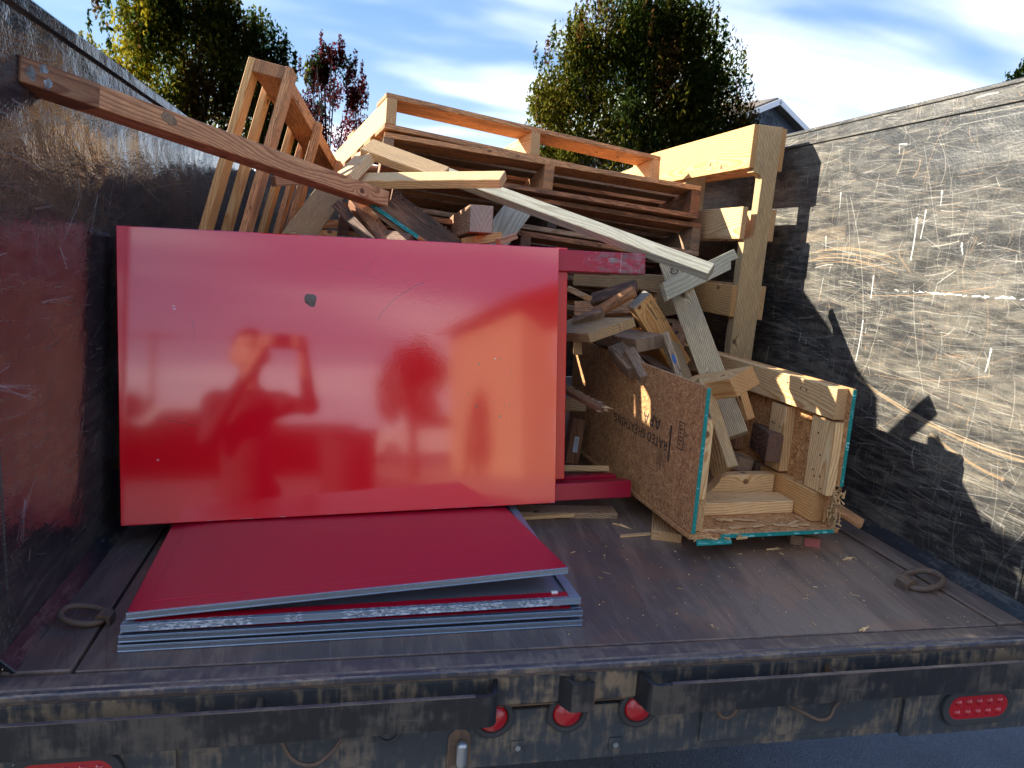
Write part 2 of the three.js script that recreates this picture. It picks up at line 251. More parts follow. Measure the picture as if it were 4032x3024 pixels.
const rustTex = (s, base, rust, amt) => { const t = canvasTex(1024, 512, (g, W, H) => {
  const im = g.createImageData(W, H);
  for (let j = 0; j < H; j++) for (let i = 0; i < W; i++) {
    const a = fbm(i / 120, j / 60, s, 5), b = fbm(i / 9, j / 50, s + 5, 4), c = hash(i, j, s), e = fbm(i / 26, j / 22, s + 9, 4);
    const k = step(0.42, 0.66, a * 0.45 + b * 0.3 + e * 0.25) * amt, o = (j * W + i) * 4;
    for (let q = 0; q < 3; q++) im.data[o + q] = clamp(base[q] + (rust[q] - base[q]) * k + 0.05 * (c - 0.5) * (0.4 + k)) * 255; im.data[o + 3] = 255;
  }
  g.putImageData(im, 0, 0);
  for (let i = 0; i < 420; i++) { const x = rnd() * W, y = rnd() * H, l = rr(5, 40), an = rnd() < 0.5 ? rr(0, 6.3) : Math.PI / 2 + rr(-0.2, 0.2); g.globalAlpha = rr(0.06, 0.3); g.strokeStyle = ['#8f8d88', '#0c0d10', '#75624a', '#b8b6b0'][Math.floor(rnd() * 4)]; g.lineWidth = rr(0.4, 1.5); g.beginPath(); g.moveTo(x, y); g.lineTo(x + Math.cos(an) * l, y + Math.sin(an) * l); g.stroke(); }
  g.globalAlpha = 1; }); t.repeat.set(1.1, 2.2); return t; };
const beamMat = new THREE.MeshStandardMaterial({ map: rustTex(101, [0.2, 0.21, 0.23], [0.56, 0.48, 0.38], 0.9), roughness: 0.55, metalness: 0.1 });
const apronMat = new THREE.MeshStandardMaterial({ map: rustTex(131, [0.21, 0.23, 0.25], [0.48, 0.42, 0.35], 0.85), roughness: 0.7 });
const barMat = new THREE.MeshStandardMaterial({ map: rustTex(151, [0.13, 0.135, 0.15], [0.42, 0.38, 0.33], 0.6), roughness: 0.38 });
const sillMat = new THREE.MeshStandardMaterial({ map: rustTex(171, [0.37, 0.32, 0.31], [0.54, 0.47, 0.4], 0.8), roughness: 0.5, metalness: 0.25 });
const edgeMat = new THREE.MeshStandardMaterial({ map: rustTex(191, [0.32, 0.31, 0.33], [0.56, 0.49, 0.42], 0.9), roughness: 0.4, metalness: 0.3 });
const ironMat = new THREE.MeshStandardMaterial({ map: rustTex(211, [0.4, 0.34, 0.3], [0.52, 0.4, 0.3], 0.8), roughness: 0.65, metalness: 0.4 });
for (const m of [beamMat, apronMat, barMat, sillMat, edgeMat, ironMat]) { m.bumpMap = m.map; m.bumpScale = 0.0025; }
floorMat.bumpMap = floorTex; floorMat.bumpScale = 0.0025;
const rubber = paint(lin(0.035, 0.036, 0.038), 0.7);
const lens = paint(lin(0.42, 0.006, 0.012), 0.25, 0, { clearcoat: 0.6, clearcoatRoughness: 0.2 });
const zinc = paint(lin(0.45, 0.48, 0.5), 0.38, 0.85);

// ---------------------------------------------------------------- the truck bed
const truck = thing('dump_truck_bed', 'scratched black steel dump truck bed holding the scrap wood', 'truck bed');
{
  const P = (n, g, m, p = truck) => mesh(n, g, m, p);
  // floor: centre plate, side plates lapped over it, rear plate behind a groove
  const fl = -1.352;
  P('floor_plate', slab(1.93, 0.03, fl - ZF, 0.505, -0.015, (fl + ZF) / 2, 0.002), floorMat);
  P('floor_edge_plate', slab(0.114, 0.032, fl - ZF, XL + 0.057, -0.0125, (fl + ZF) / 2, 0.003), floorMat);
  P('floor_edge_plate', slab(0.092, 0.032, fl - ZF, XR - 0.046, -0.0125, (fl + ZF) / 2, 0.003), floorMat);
  for (const [x, s] of [[XL, 1], [XR, -1]]) { // sloped fillet between floor and wall
    const g = boardGeo(fl - ZF, 0.04, 0.01, 0, 0, 0.002); const u = g.attributes.uv, p = g.attributes.position; for (let i = 0; i < p.count; i++) u.setXY(i, p.getX(i), p.getY(i) * 4);
    const m = P('corner_fillet', g, barMat); frame(m, [x + s * 0.011, 0.014, (fl + ZF) / 2], [0, 0, 1], [s * 0.72, 0.7, 0]);
  }
  P('groove_plate', slab(2.2, 0.02, 0.09, 0.5, -0.022, -1.345, 0.001), ironMat);
  P('rear_sill_plate', slab(2.16, 0.03, 0.046, 0.495, -0.012, -1.318, 0.003), sillMat);
  P('rear_edge_strip', slab(2.16, 0.014, 0.014, 0.495, -0.006, -1.288, 0.005), edgeMat);
  // walls
  const wl = P('side_wall', slab(0.05, HL, -1.405 - ZF, XL - 0.025, HL / 2, (-1.405 + ZF) / 2, 0.004), wallLeft);
  P('top_rail', slab(0.062, 0.035, -1.405 - ZF, XL - 0.023, HL - 0.012, (-1.405 + ZF) / 2, 0.006), wallLeft, wl);
  P('top_rail', slab(0.05, 0.02, -1.405 - ZF, XL - 0.026, HL - 0.04, (-1.405 + ZF) / 2, 0.006), wallLeft, wl);
  const wr = P('side_wall', slab(0.05, HR, -1.405 - ZF, XR + 0.025, HR / 2, (-1.405 + ZF) / 2, 0.004), wallRight);
  P('top_rail', slab(0.062, 0.012, -1.405 - ZF, XR + 0.027, HR, (-1.405 + ZF) / 2, 0.004), wallRight, wr);
  P('top_rail', slab(0.056, 0.012, -1.405 - ZF, XR + 0.023, HR - 0.045, (-1.405 + ZF) / 2, 0.005), wallRight, wr);
  for (const [x, h, s, m] of [[XL, HL, -1, wallLeft], [XR, HR, 1, wallRight]]) P('corner_post', slab(0.055, h, 0.115, x + s * 0.026, h / 2, -1.342, 0.004), m);
  P('bulkhead', slab(2.3, 1.12, 0.05, 0.495, 0.56, ZF - 0.027, 0.004), barMat);
  // rear cross beam, apron
  P('cross_beam', slab(2.2, 0.07, 0.05, 0.495, -0.055, -1.319, 0.008), beamMat);
  P('beam_flange', slab(2.2, 0.006, 0.035, 0.495, -0.0945, -1.325, 0.002), ironMat);
  P('apron_plate', slab(2.2, 0.12, 0.01, 0.495, -0.172, -1.322, 0.002), apronMat);
  P('patch_plate', slab(0.44, 0.075, 0.007, 0.955, -0.172, -1.3135, 0.002), apronMat);
  P('light_plate', slab(0.35, 0.105, 0.012, 1.395, -0.182, -1.311, 0.003), apronMat);
  P('light_plate', slab(0.35, 0.105, 0.012, -0.46, -0.182, -1.311, 0.003), apronMat);
  P('underbody', slab(2.0, 0.25, 3.0, 0.495, -0.17, -2.95, 0.01), rubber);
  for (const [x, s] of [[-0.28, 1], [1.27, -1]]) for (const dx of [0, s * 0.27]) { const w = sub('wheel', truck); w.position.set(x + dx, GY + 0.43, -2.95); mesh('tyre', at(new THREE.CylinderGeometry(0.43, 0.43, 0.23, 32), 0, 0, 0, 0, 0, Math.PI / 2), rubber, w); mesh('rim', at(new THREE.CylinderGeometry(0.24, 0.24, 0.235, 20), 0, 0, 0, 0, 0, Math.PI / 2), ironMat, w); }
  for (const x of [-0.2, 1.2]) P('mud_flap', slab(0.6, 0.55, 0.012, x, -0.5, -2.35, 0.003), rubber);
  P('axle', at(new THREE.CylinderGeometry(0.07, 0.07, 1.6, 14), 0.495, GY + 0.43, -2.95, 0, 0, Math.PI / 2), ironMat);
  P('chassis_rail', slab(0.09, 0.2, 2.0, 0.1, -0.4, -3.7, 0.01), rubber); P('chassis_rail', slab(0.09, 0.2, 2.0, 0.89, -0.4, -3.7, 0.01), rubber);
  // bumper bars, bent back to the beam at their inner ends
  const bar = (x0, x1, inner) => {
    const s = inner === x1 ? 1 : -1, t = 0.009, zo = -1.238, r = 0.02, out = [], inn = [], far = inner === x1 ? x0 : x1;
    out.push([far, zo]); for (let k = 0; k <= 8; k++) { const a = k / 8 * Math.PI / 2; out.push([inner - s * r + s * r * Math.sin(a), zo - r + r * Math.cos(a)]); } out.push([inner + s * 0.012, -1.318]);
    inn.push([far, zo - t]); for (let k = 0; k <= 8; k++) { const a = k / 8 * Math.PI / 2; inn.push([inner - s * r + s * (r - t) * Math.sin(a), zo - r + (r - t) * Math.cos(a)]); } inn.push([inner - s * t + s * 0.012, -1.318]);
    const pts = out.concat(inn.reverse()).map(([x, z]) => [x, -z]);
    const g = ribbon(s > 0 ? pts : pts, 0.062); g.rotateX(-Math.PI / 2); g.translate(0, -0.0895, 0);
    const b = P('bumper_bar', g, barMat); P('worn_edge_highlight', slab(x1 - x0 - 0.045, 0.002, 0.0085, (x0 + x1) / 2 + (s > 0 ? -0.022 : 0.022), -0.0266, zo - 0.0045, 0.0005), sillMat, b); return b;  // worn top edge, its highlight built in as a paler strip
  };
  const b1 = bar(-1.0, 0.285, 0.285), b2 = bar(0.582, 1.66, 0.582);
  P('strut', slab(0.01, 0.02, 0.075, -0.14, -0.045, -1.283, 0.002), ironMat, b1);
  P('strut', slab(0.01, 0.02, 0.075, 1.0, -0.045, -1.283, 0.002), ironMat, b2);
  { const g = ribbon([[0.402, 1.318], [0.432, 1.262], [0.476, 1.262], [0.478, 1.27], [0.437, 1.27], [0.411, 1.32]], 0.06); g.rotateX(-Math.PI / 2); g.translate(0, -0.088, 0); const h = P('tow_hook', g, barMat); P('hook_web', slab(0.006, 0.055, 0.05, 0.478, -0.062, -1.292, 0.002), ironMat, h); P('beam_pad', slab(0.06, 0.05, 0.012, 0.52, -0.06, -1.312, 0.002), beamMat, h); }
  // lights
  for (const x of [0.291, 0.442, 0.592]) {
    const g = sub('marker_light', truck); g.position.set(x, -0.121, -1.314);
    mesh('grommet', at(new THREE.TorusGeometry(0.036, 0.0065, 10, 36), 0, 0, 0.002), rubber, g);
    mesh('lens', at(new THREE.SphereGeometry(0.034, 28, 12, 0, 6.2832, 0, 1.05), 0, 0, -0.0135, Math.PI / 2), lens, g);
  }
  for (const x of [1.402, -0.462]) {
    const g = sub('tail_light', truck); g.position.set(x, -0.166, -1.303);
    const oval = (a, b) => { const s = new THREE.Shape(), r = b, h = a - b; s.absarc(h, 0, r, -Math.PI / 2, Math.PI / 2); s.absarc(-h, 0, r, Math.PI / 2, Math.PI * 1.5); return s; };
    const ring = oval(0.09, 0.041); ring.holes.push(oval(0.079, 0.03));
    mesh('grommet', new THREE.ExtrudeGeometry(ring, { depth: 0.006, bevelSize: 0.003, bevelThickness: 0.003, bevelSegments: 2, curveSegments: 16 }), rubber, g);
    const l = mesh('lens', new THREE.ExtrudeGeometry(oval(0.077, 0.0285), { depth: 0.004, bevelSize: 0.003, bevelThickness: 0.004, bevelSegments: 3, curveSegments: 16 }), lens, g);
    for (let r = 0; r < 2; r++) for (let k = 0; k < 5; k++) mesh('led_dome', at(new THREE.SphereGeometry(0.0095, 10, 5, 0, 6.2832, 0, 1.1), (k - 2) * 0.027, (r - 0.5) * 0.025, 0.0035, Math.PI / 2), lens, l);
  }
  // lashing rings welded to the floor
  for (const [x, z, s] of [[-0.5, -1.53, -1], [1.44, -1.555, 1]]) {
    const g = sub('lashing_ring', truck); g.position.set(x, 0.018, z); g.rotation.set(0.12, s * 0.15, 0); if (s < 0) g.scale.setScalar(0.78);
    const pts = []; for (let k = 0; k < 16; k++) { const a = k / 16 * 6.2832; pts.push(V(0.05 * Math.cos(a) * (1 + 0.15 * Math.abs(Math.sin(a))), 0.008 * Math.cos(a) * s, 0.036 * Math.sin(a))); }
    mesh('ring', new THREE.TubeGeometry(new THREE.CatmullRomCurve3(pts, true), 60, 0.0085, 10, true), ironMat, g);
    const br = ribbon([[-0.02, 0], [-0.018, 0.02], [-0.008, 0.029], [0.008, 0.029], [0.018, 0.02], [0.02, 0], [0.012, 0], [0.01, 0.015], [0, 0.021], [-0.01, 0.015], [-0.012, 0]], 0.034);
    mesh('bracket', at(br, -s * 0.052, -0.017, -0.017), ironMat, g);
  }
  // small fittings under the bars
  P('wire_loop', tube([[-0.11, -0.125, -1.31], [-0.08, -0.16, -1.285], [-0.045, -0.168, -1.28], [-0.015, -0.15, -1.285], [0.01, -0.128, -1.31]], 0.004, 24, 6), ironMat);
  P('wire_loop', tube([[0.93, -0.135, -1.308], [0.95, -0.14, -1.288], [0.99, -0.158, -1.282], [1.015, -0.155, -1.284], [1.03, -0.138, -1.292], [1.055, -0.135, -1.31]], 0.0045, 30, 6), ironMat);
  P('cable_grommet', at(new THREE.TorusGeometry(0.022, 0.005, 8, 24), 0.09, -0.137, -1.316), rubber);
  P('cable_grommet', at(new THREE.TorusGeometry(0.02, 0.005, 8, 24), 0.79, -0.137, -1.31), ironMat);
  { const s = new THREE.Shape(); s.moveTo(-0.02, -0.045); s.lineTo(0.02, -0.045); s.lineTo(0.02, 0.01); s.absarc(0, 0.012, 0.02, 0, Math.PI); s.closePath();
    const h = P('latch_plate', new THREE.ExtrudeGeometry(s, { depth: 0.003, bevelSize: 0.002, bevelThickness: 0.001, bevelSegments: 1 }).translate(0.228, -0.175, -1.317), ironMat);
    P('latch_barrel', at(new THREE.CapsuleGeometry(0.011, 0.035, 4, 12), 0.232, -0.188, -1.302), zinc, h); }
  for (const [x, y] of [[0.345, -0.19], [0.55, -0.2]]) { const b = P('bolt_plate', slab(0.026, 0.026, 0.004, x, y, -1.315, 0.001), apronMat); P('bolt', at(new THREE.CylinderGeometry(0.006, 0.006, 0.006, 6), x, y, -1.311, Math.PI / 2), zinc, b); }
}

// ---------------------------------------------------------------- red steel cabinet and the stack of red panels
const redMap = canvasTex(1024, 660, (g, W, H) => { // 1.125 m by 0.725 m of the cabinet's front
  g.fillStyle = '#e6001f'; g.fillRect(0, 0, W, H);
  const X = (px) => (px - 255) / 950 * W, Y = (py) => (py - 500) / 620 * H;
  const ln = (a, b, c, d, w, col, al, k = 0) => { g.globalAlpha = al; g.strokeStyle = col; g.lineWidth = w; g.beginPath(); g.moveTo(X(a), Y(b)); g.quadraticCurveTo(X((a + c) / 2) + k, Y((b + d) / 2) + k, X(c), Y(d)); g.stroke(); };
  ln(776, 683, 880, 595, 1.6, '#8a0018', 0.9, -18); ln(779, 684, 884, 597, 1, '#e0405a', 0.8, -18); ln(736, 588, 775, 540, 1, '#8a0018', 0.6); ln(660, 565, 780, 590, 0.8, '#8a0018', 0.5);
  ln(392, 680, 403, 715, 0.8, '#7d0016', 0.6); ln(395, 690, 402, 735, 0.8, '#7d0016', 0.6); ln(345, 900, 400, 913, 1, '#7a0014', 0.8); ln(1070, 860, 1080, 930, 0.8, '#8a0018', 0.6); ln(1085, 780, 1092, 830, 0.8, '#8a0018', 0.6);
  for (let i = 0; i < 260; i++) { const x = 260 + rnd() * 940, y = 500 + rnd() * 610; ln(x, y, x + rr(-16, 16), y + rr(-10, 10), rr(0.4, 0.9), rnd() < 0.5 ? '#c8304a' : '#8c0018', rr(0.1, 0.4)); }
  g.globalAlpha = 1; g.fillStyle = '#d9d9dc'; for (const [x, y] of [[360, 662], [362, 668], [327, 984], [1048, 768]]) { g.beginPath(); g.ellipse(X(x), Y(y), 2.6, 1.8, 0, 0, 7); g.fill(); }
  g.fillStyle = '#6d4a44'; for (const [x, y] of [[985, 850], [1005, 880], [1045, 872], [1085, 878], [1062, 905], [1010, 780], [1062, 768]]) { g.beginPath(); g.arc(X(x), Y(y), rr(1.5, 3), 0, 7); g.fill(); }
  g.strokeStyle = '#c9c4c4'; for (let i = 0; i < 26; i++) { g.globalAlpha = rr(0.3, 0.8); const x = rnd() * W; g.lineWidth = rr(1, 2); g.beginPath(); g.moveTo(x, H - 2); g.lineTo(x + rr(3, 22), H - 2); g.stroke(); }
  g.globalAlpha = 1;
});
redMap.repeat.set(1 / 1.125, 1 / 0.725);
const redBump = dataTex(1024, 660, (i, j, o) => { const peel = step(0.38, 0.62, i / 1024) * step(1.05, 0.7, i / 1024), y = j / 660; o[0] = o[1] = o[2] = 0.5 + 0.32 * (fbm(i / 4.5, j / 3.2, 301, 2) - 0.5) * (0.12 + peel * (0.3 + 0.7 * y)) + 0.12 * (fbm(i / 150, j / 130, 305, 2) - 0.5); }, false);
redBump.repeat.copy(redMap.repeat);
const redPaint = new THREE.MeshPhysicalMaterial({ map: redMap, bumpMap: redBump, bumpScale: 0.00022, roughness: 0.08, ior: 1.75, clearcoat: 1, clearcoatRoughness: 0.05 });
const redPlain = paint(lin(0.58, 0.002, 0.014), 0.2, 0, { ior: 1.6 });
const redDull = paint(lin(0.36, 0.006, 0.03), 0.3, 0, { ior: 1.5 });
const wornMap = canvasTex(512, 128, (g, W, H) => {
  g.fillStyle = '#a50e2e'; g.fillRect(0, 0, W, H);
  for (let i = 0; i < 90; i++) { const x = W * (0.4 + 0.6 * Math.pow(rnd(), 0.7)), y = rnd() * H; g.globalAlpha = rr(0.1, 0.4); g.fillStyle = ['#77736c', '#8b867c', '#5d5a53', '#9a968e'][Math.floor(rnd() * 4)]; g.beginPath(); g.ellipse(x, y, rr(6, 34), rr(5, 22), rr(0, 3), 0, 7); g.fill(); }
  g.globalAlpha = 0.8; g.strokeStyle = '#e2dede'; g.lineWidth = 1.5; g.beginPath(); g.moveTo(W * 0.77, 0); g.lineTo(W * 0.765, H); g.stroke(); g.fillStyle = '#eceaea'; for (let i = 0; i < 16; i++) g.fillRect(W * rr(0.4, 1), H * rnd(), rr(2, 9), rr(1, 3)); g.globalAlpha = 1;
});
wornMap.repeat.set(1 / 0.34, 1 / 0.06);
const redWorn = new THREE.MeshPhysicalMaterial({ map: wornMap, roughness: 0.38 });
{
  const A = V(-0.532, 0.06, -1.901), e1 = V(1.119, 0.014, -0.098).normalize(), n0 = V(0.085, 0.131, 0.988).normalize(), e2 = n0.clone().cross(e1).normalize();
  const c = thing('steel_cabinet', 'glossy red steel cabinet lying on its side with legs pointing right', 'cabinet');
  c.position.copy(A); c.quaternion.setFromRotationMatrix(new THREE.Matrix4().makeBasis(e1, e2, n0));
  const W = 1.1235, H = 0.7235;
  mesh('front_sheet', slab(W, H, 0.018, W / 2, H / 2, -0.009, 0.002), redPaint, c);
  mesh('body', slab(W - 0.02, H - 0.012, 0.15, W / 2 - 0.004, H / 2, -0.0935, 0.004), redPlain, c);
  { const g = slab(0.34, 0.06, 0.045, 0.17, 0.03, 0, 0.002); mesh('leg', g.translate(1.062, H - 0.062, -0.043), redWorn, c); }
  mesh('leg', slab(0.32, 0.05, 0.045, 1.21, 0.026, -0.042, 0.002), redDull, c);
  mesh('leg', slab(0.32, 0.05, 0.045, 1.21, 0.026, -0.146, 0.002), redDull, c);
  mesh('leg', slab(0.3, 0.05, 0.045, 1.2, H - 0.03, -0.146, 0.002), redDull, c);
  mesh('upright', slab(0.07, H - 0.12, 0.02, 1.13, H / 2, -0.05, 0.002), redPlain, c);
  mesh('rim', slab(0.036, 0.006, 0.03, W + 0.018, H + 0.002, -0.045, 0.001), redPlain, c);
  // dried mud, a raised crust
  const g = new THREE.IcosahedronGeometry(0.013, 3), p = g.attributes.position; for (let i = 0; i < p.count; i++) { const k = 0.7 + 0.7 * vnoise(p.getX(i) * 160 + 9, p.getY(i) * 160 + p.getZ(i) * 90 + 9, 77); p.setXYZ(i, p.getX(i) * k, p.getY(i) * k * 1.1, p.getZ(i) * k * 0.25); } g.computeVertexNormals();
  mesh('mud_crust', g.translate(0.448, 0.56, 0.0015), new THREE.MeshStandardMaterial({ color: lin(0.16, 0.13, 0.11), roughness: 0.95 }), c);
}
const zincTex = canvasTex(1024, 64, (g, W, H) => { g.fillStyle = '#a9b4bf'; g.fillRect(0, 0, W, H); for (let i = 0; i < 500; i++) { g.globalAlpha = rr(0.03, 0.2); g.fillStyle = rnd() < 0.5 ? '#aab4bd' : '#4a545e'; g.fillRect(rnd() * W, rnd() * H, rr(10, 160), rr(0.5, 2)); } g.globalAlpha = 1; });
zincTex.repeat.set(1, 20);
const galv = new THREE.MeshStandardMaterial({ map: zincTex, roughness: 0.26, metalness: 0.9 });
const flakeTex = canvasTex(1024, 32, (g, W, H) => { g.fillStyle = '#8b97a4'; g.fillRect(0, 0, W, H); for (let i = 0; i < 1500; i++) { const x = rnd() * W, k = fbm(x / 130, 3, 7, 3); if (k < 0.5) continue; g.globalAlpha = 0.85; g.fillStyle = rnd() < 0.75 ? '#d9dee4' : '#5a6470'; g.fillRect(x, rnd() * H, rr(2, 9), rr(1, 4)); } g.globalAlpha = 1; });
flakeTex.repeat.set(1, 45);
const galvFlaked = new THREE.MeshStandardMaterial({ map: flakeTex, roughness: 0.45, metalness: 0.5 });
const panelTex = canvasTex(1024, 1024, (g, W, H) => {
  g.fillStyle = '#b8142f'; g.fillRect(0, 0, W, H);
  for (let i = 0; i < 900; i++) { const x = rnd() * W, y = rnd() * H; g.globalAlpha = rr(0.03, 0.16); g.strokeStyle = rnd() < 0.6 ? '#c98a98' : '#7c0a20'; g.lineWidth = rr(0.5, 1.4); g.beginPath(); g.moveTo(x, y); g.lineTo(x + rr(-30, 30), y + rr(-8, 8)); g.stroke(); }
  for (let i = 0; i < 500; i++) { const x = W * (0.12 + 0.3 * rnd()), y = H * (0.62 + 0.2 * rnd()) - 0.3 * (x - 200); g.globalAlpha = rr(0.08, 0.3); g.fillStyle = '#d7a0ac'; g.fillRect(x, y, rr(1, 5), rr(1, 3)); }
  g.globalAlpha = 0.28; g.strokeStyle = '#d99aa8'; g.lineWidth = 7; g.beginPath(); g.moveTo(330, 640); g.lineTo(520, 520); g.stroke(); g.globalAlpha = 1;
});
panelTex.repeat.set(1 / 0.91, 1 / 0.7);
const panelRed = new THREE.MeshPhysicalMaterial({ map: panelTex, roughness: 0.28, ior: 1.7 });
const panelInner = paint(lin(0.2, 0.26, 0.32), 0.42, 0.3);
{
  const labels = ['red sheet steel tray panel lying on top of the stack, tilted up at its right', 'steel tray panel second from the top of the stack, with white flaking front edge', 'grey edged steel tray panel second from the floor in the stack', 'grey edged steel tray panel at the bottom of the stack on the truck floor'];
  // [x, y, z of front left corner, length, end height, yaw, depth, edge material, inside up]
  const spec = [[-0.394, 0.056, -1.425, 0.866, 0.046, 0.052, 0.535, galv, false], [-0.402, 0.036, -1.418, 0.9, 0.006, 0.034, 0.64, galvFlaked, true], [-0.405, 0.018, -1.412, 0.905, 0.002, 0.026, 0.66, galv, true], [-0.406, 0.0, -1.41, 0.906, 0, 0.024, 0.66, galv, true]];
  spec.forEach(([x, y, z, L, rise, yaw, D, em, inner], i) => {
    const p = thing('sheet_metal_tray', labels[i], 'tray', 'stack of red steel tray panels', [x, y, z]); p.rotation.set(0, yaw, i ? Math.atan2(rise, L) : 0, 'YZX');
    const bent = (g) => { if (i) return g; const q = g.attributes.position; for (let k = 0; k < q.count; k++) { const d = clamp(-q.getZ(k) / D); q.setY(k, q.getY(k) + rise * q.getX(k) / L * (1 - 0.8 * d) - 0.018 * d); } g.computeVertexNormals(); return g; }; // the top tray is sprung up at its right front corner
    const t = 0.0145;
    mesh(inner ? 'tray' : 'sheet', bent(slab(L - 0.004, 0.003, D, L / 2, inner ? 0.006 : t - 0.0012, -D / 2 - 0.002, 0.001)), inner ? panelInner : panelRed, p);
    if (!inner) { mesh('raised_field', bent(slab(L - 0.07, 0.002, D - 0.05, L / 2, t + 0.0013, -D / 2 - 0.014, 0.0008)), panelRed, p); }
    else mesh('red_lip', slab(L - 0.02, 0.0025, 0.03, L / 2, t - 0.002, -0.018, 0.0005), panelRed, p);
    const c2 = slab(L, t - 0.003, 0.003, L / 2, t / 2 - 0.001, 0, 0.001), c3 = slab(L, 0.0026, 0.012, L / 2, t - 0.0012, -0.004, 0.001), c4 = slab(L, 0.0026, 0.008, L / 2, 0.0018, -0.001, 0.001);
    mesh('front_channel', bent(mergeGeometries([c2, c3, c4])), em, p);
    mesh('side_channel', bent(mergeGeometries([slab(0.003, t - 0.002, D, L - 0.0015, t / 2, -D / 2, 0.001), slab(0.022, 0.0026, D - 0.02, L - 0.012, t - 0.001, -D / 2, 0.001)])), i === 0 ? redDull : em, p);
    mesh('side_channel', bent(mergeGeometries([slab(0.003, t - 0.002, D, 0.0015, t / 2, -D / 2, 0.001), slab(0.02, 0.0026, D - 0.02, 0.011, t - 0.001, -D / 2, 0.001)])), i === 0 ? redDull : em, p);
    if (inner) { mesh('clip', slab(0.014, 0.006, 0.008, L - 0.05, t, -0.03, 0.001), paint(lin(0.75, 0.75, 0.75), 0.5), p); }
  });
}

// ---------------------------------------------------------------- wooden things: boards, pallets, the chipboard box
const tealTex = canvasTex(256, 256, (g, W, H) => { g.fillStyle = '#0b7f78'; g.fillRect(0, 0, W, H); for (let i = 0; i < 900; i++) { g.globalAlpha = rr(0.1, 0.5); g.fillStyle = rnd() < 0.5 ? '#0a5f5c' : '#2aa39a'; g.fillRect(rnd() * W, rnd() * H, rr(1, 12), rr(1, 3)); } for (let i = 0; i < 700; i++) { const y = rnd() * H; if (fbm(3, y / 34, 5, 2) < 0.55) continue; g.globalAlpha = rr(0.3, 0.8); g.fillStyle = '#cfe6e6'; g.fillRect(rnd() * W, y, rr(1, 14), rr(1, 4)); } g.globalAlpha = 1; });
tealTex.repeat.set(3, 3);
const tealMat = new THREE.MeshStandardMaterial({ map: tealTex, roughness: 0.8 });
const endMat = woodMat('grey', [1.05, 0.98, 0.98]), white = paint(lin(0.62, 0.62, 0.6), 0.8), teal = paint(lin(0.005, 0.16, 0.14), 0.75), redEnd = paint(lin(0.45, 0.12, 0.1), 0.85), nail = paint(lin(0.07, 0.06, 0.055), 0.5, 0.6);
function inkTex(W, H, draw) { return canvasTex(W, H, (g) => { g.fillStyle = '#000'; g.fillRect(0, 0, W, H); g.fillStyle = g.strokeStyle = '#fff'; draw(g); g.globalCompositeOperation = 'multiply'; for (let i = 0; i < W * H / 40; i++) { g.fillStyle = `rgba(0,0,0,${rr(0.1, 0.7)})`; g.fillRect(rnd() * W, rnd() * H, rr(1, 4), rr(1, 3)); } }, false); }
function ink(parent, tex, w, h, x, y, z, rot = 0, color = [0.03, 0.03, 0.04]) {
  const m = new THREE.MeshStandardMaterial({ color: lin(...color), roughness: 0.9, alphaMap: tex, transparent: true });
  const g = new THREE.PlaneGeometry(w, h); g.rotateZ(rot); const o = mesh('ink_stamp', g, m, parent); o.position.set(x, y, z); return o;
}
const glyphs = (g, W, y0, hh, n) => { for (let i = 0; i < n; i++) { const x = W * (0.04 + 0.92 * i / n), w = W * 0.92 / n * 0.62, k = Math.floor(rnd() * 4); g.lineWidth = Math.max(2, w * 0.28); g.beginPath(); g.moveTo(x, y0); g.lineTo(x, y0 + hh); if (k < 2) { g.moveTo(x, y0 + 2); g.lineTo(x + w, y0 + 2); } if (k === 1 || k === 3) { g.moveTo(x, y0 + hh / 2); g.lineTo(x + w, y0 + hh / 2); g.lineTo(x + w, y0 + hh); } if (k === 2) { g.moveTo(x + w, y0); g.lineTo(x + w, y0 + hh); } g.stroke(); } };
const stampRow = inkTex(512, 160, (g) => { glyphs(g, 512, 14, 50, 12); glyphs(g, 380, 96, 40, 9); });
const stampRound = inkTex(160, 160, (g) => { g.lineWidth = 16; g.beginPath(); g.arc(80, 80, 50, 0, 6.3); g.stroke(); g.font = 'bold 56px sans-serif'; g.textAlign = 'center'; glyphs(g, 120, 56, 48, 3); });
function splinters(parent, L, w, t, mat, n = 9, end = 1) { // torn fibres at one end or along an edge
  for (let i = 0; i < n; i++) {
    const l = rr(0.015, 0.05), g = new THREE.ConeGeometry(rr(0.0015, 0.004), l, 4); g.rotateZ(-Math.PI / 2 * end + rr(-0.4, 0.4)); g.translate(end * (L / 2 + l * 0.25), rr(-0.45, 0.45) * w, rr(-0.4, 0.4) * t);
    const u = g.attributes.uv; for (let k = 0; k < u.count; k++) u.setXY(k, 0.3 + rnd() * 0.02, 0.3 + rnd() * 0.02);
    mesh('splinter', g, mat, parent);
  }
}
function edgeFray(parent, L, w, t, mat) { const parts = []; for (let i = 0; i < 90; i++) { const l = rr(0.01, 0.03), g = new THREE.ConeGeometry(rr(0.0015, 0.0045), l, 4); g.rotateZ(rr(-1.2, 1.2)); g.translate(-L / 2 + L * i / 90 + rr(-0.01, 0.01), w / 2 + rr(-0.002, 0.003), t / 2 * rr(-0.4, 1)); parts.push(g); } const m = mesh('torn_fibres', mergeGeometries(parts), mat, parent); m.userData.kind = 'stuff'; }
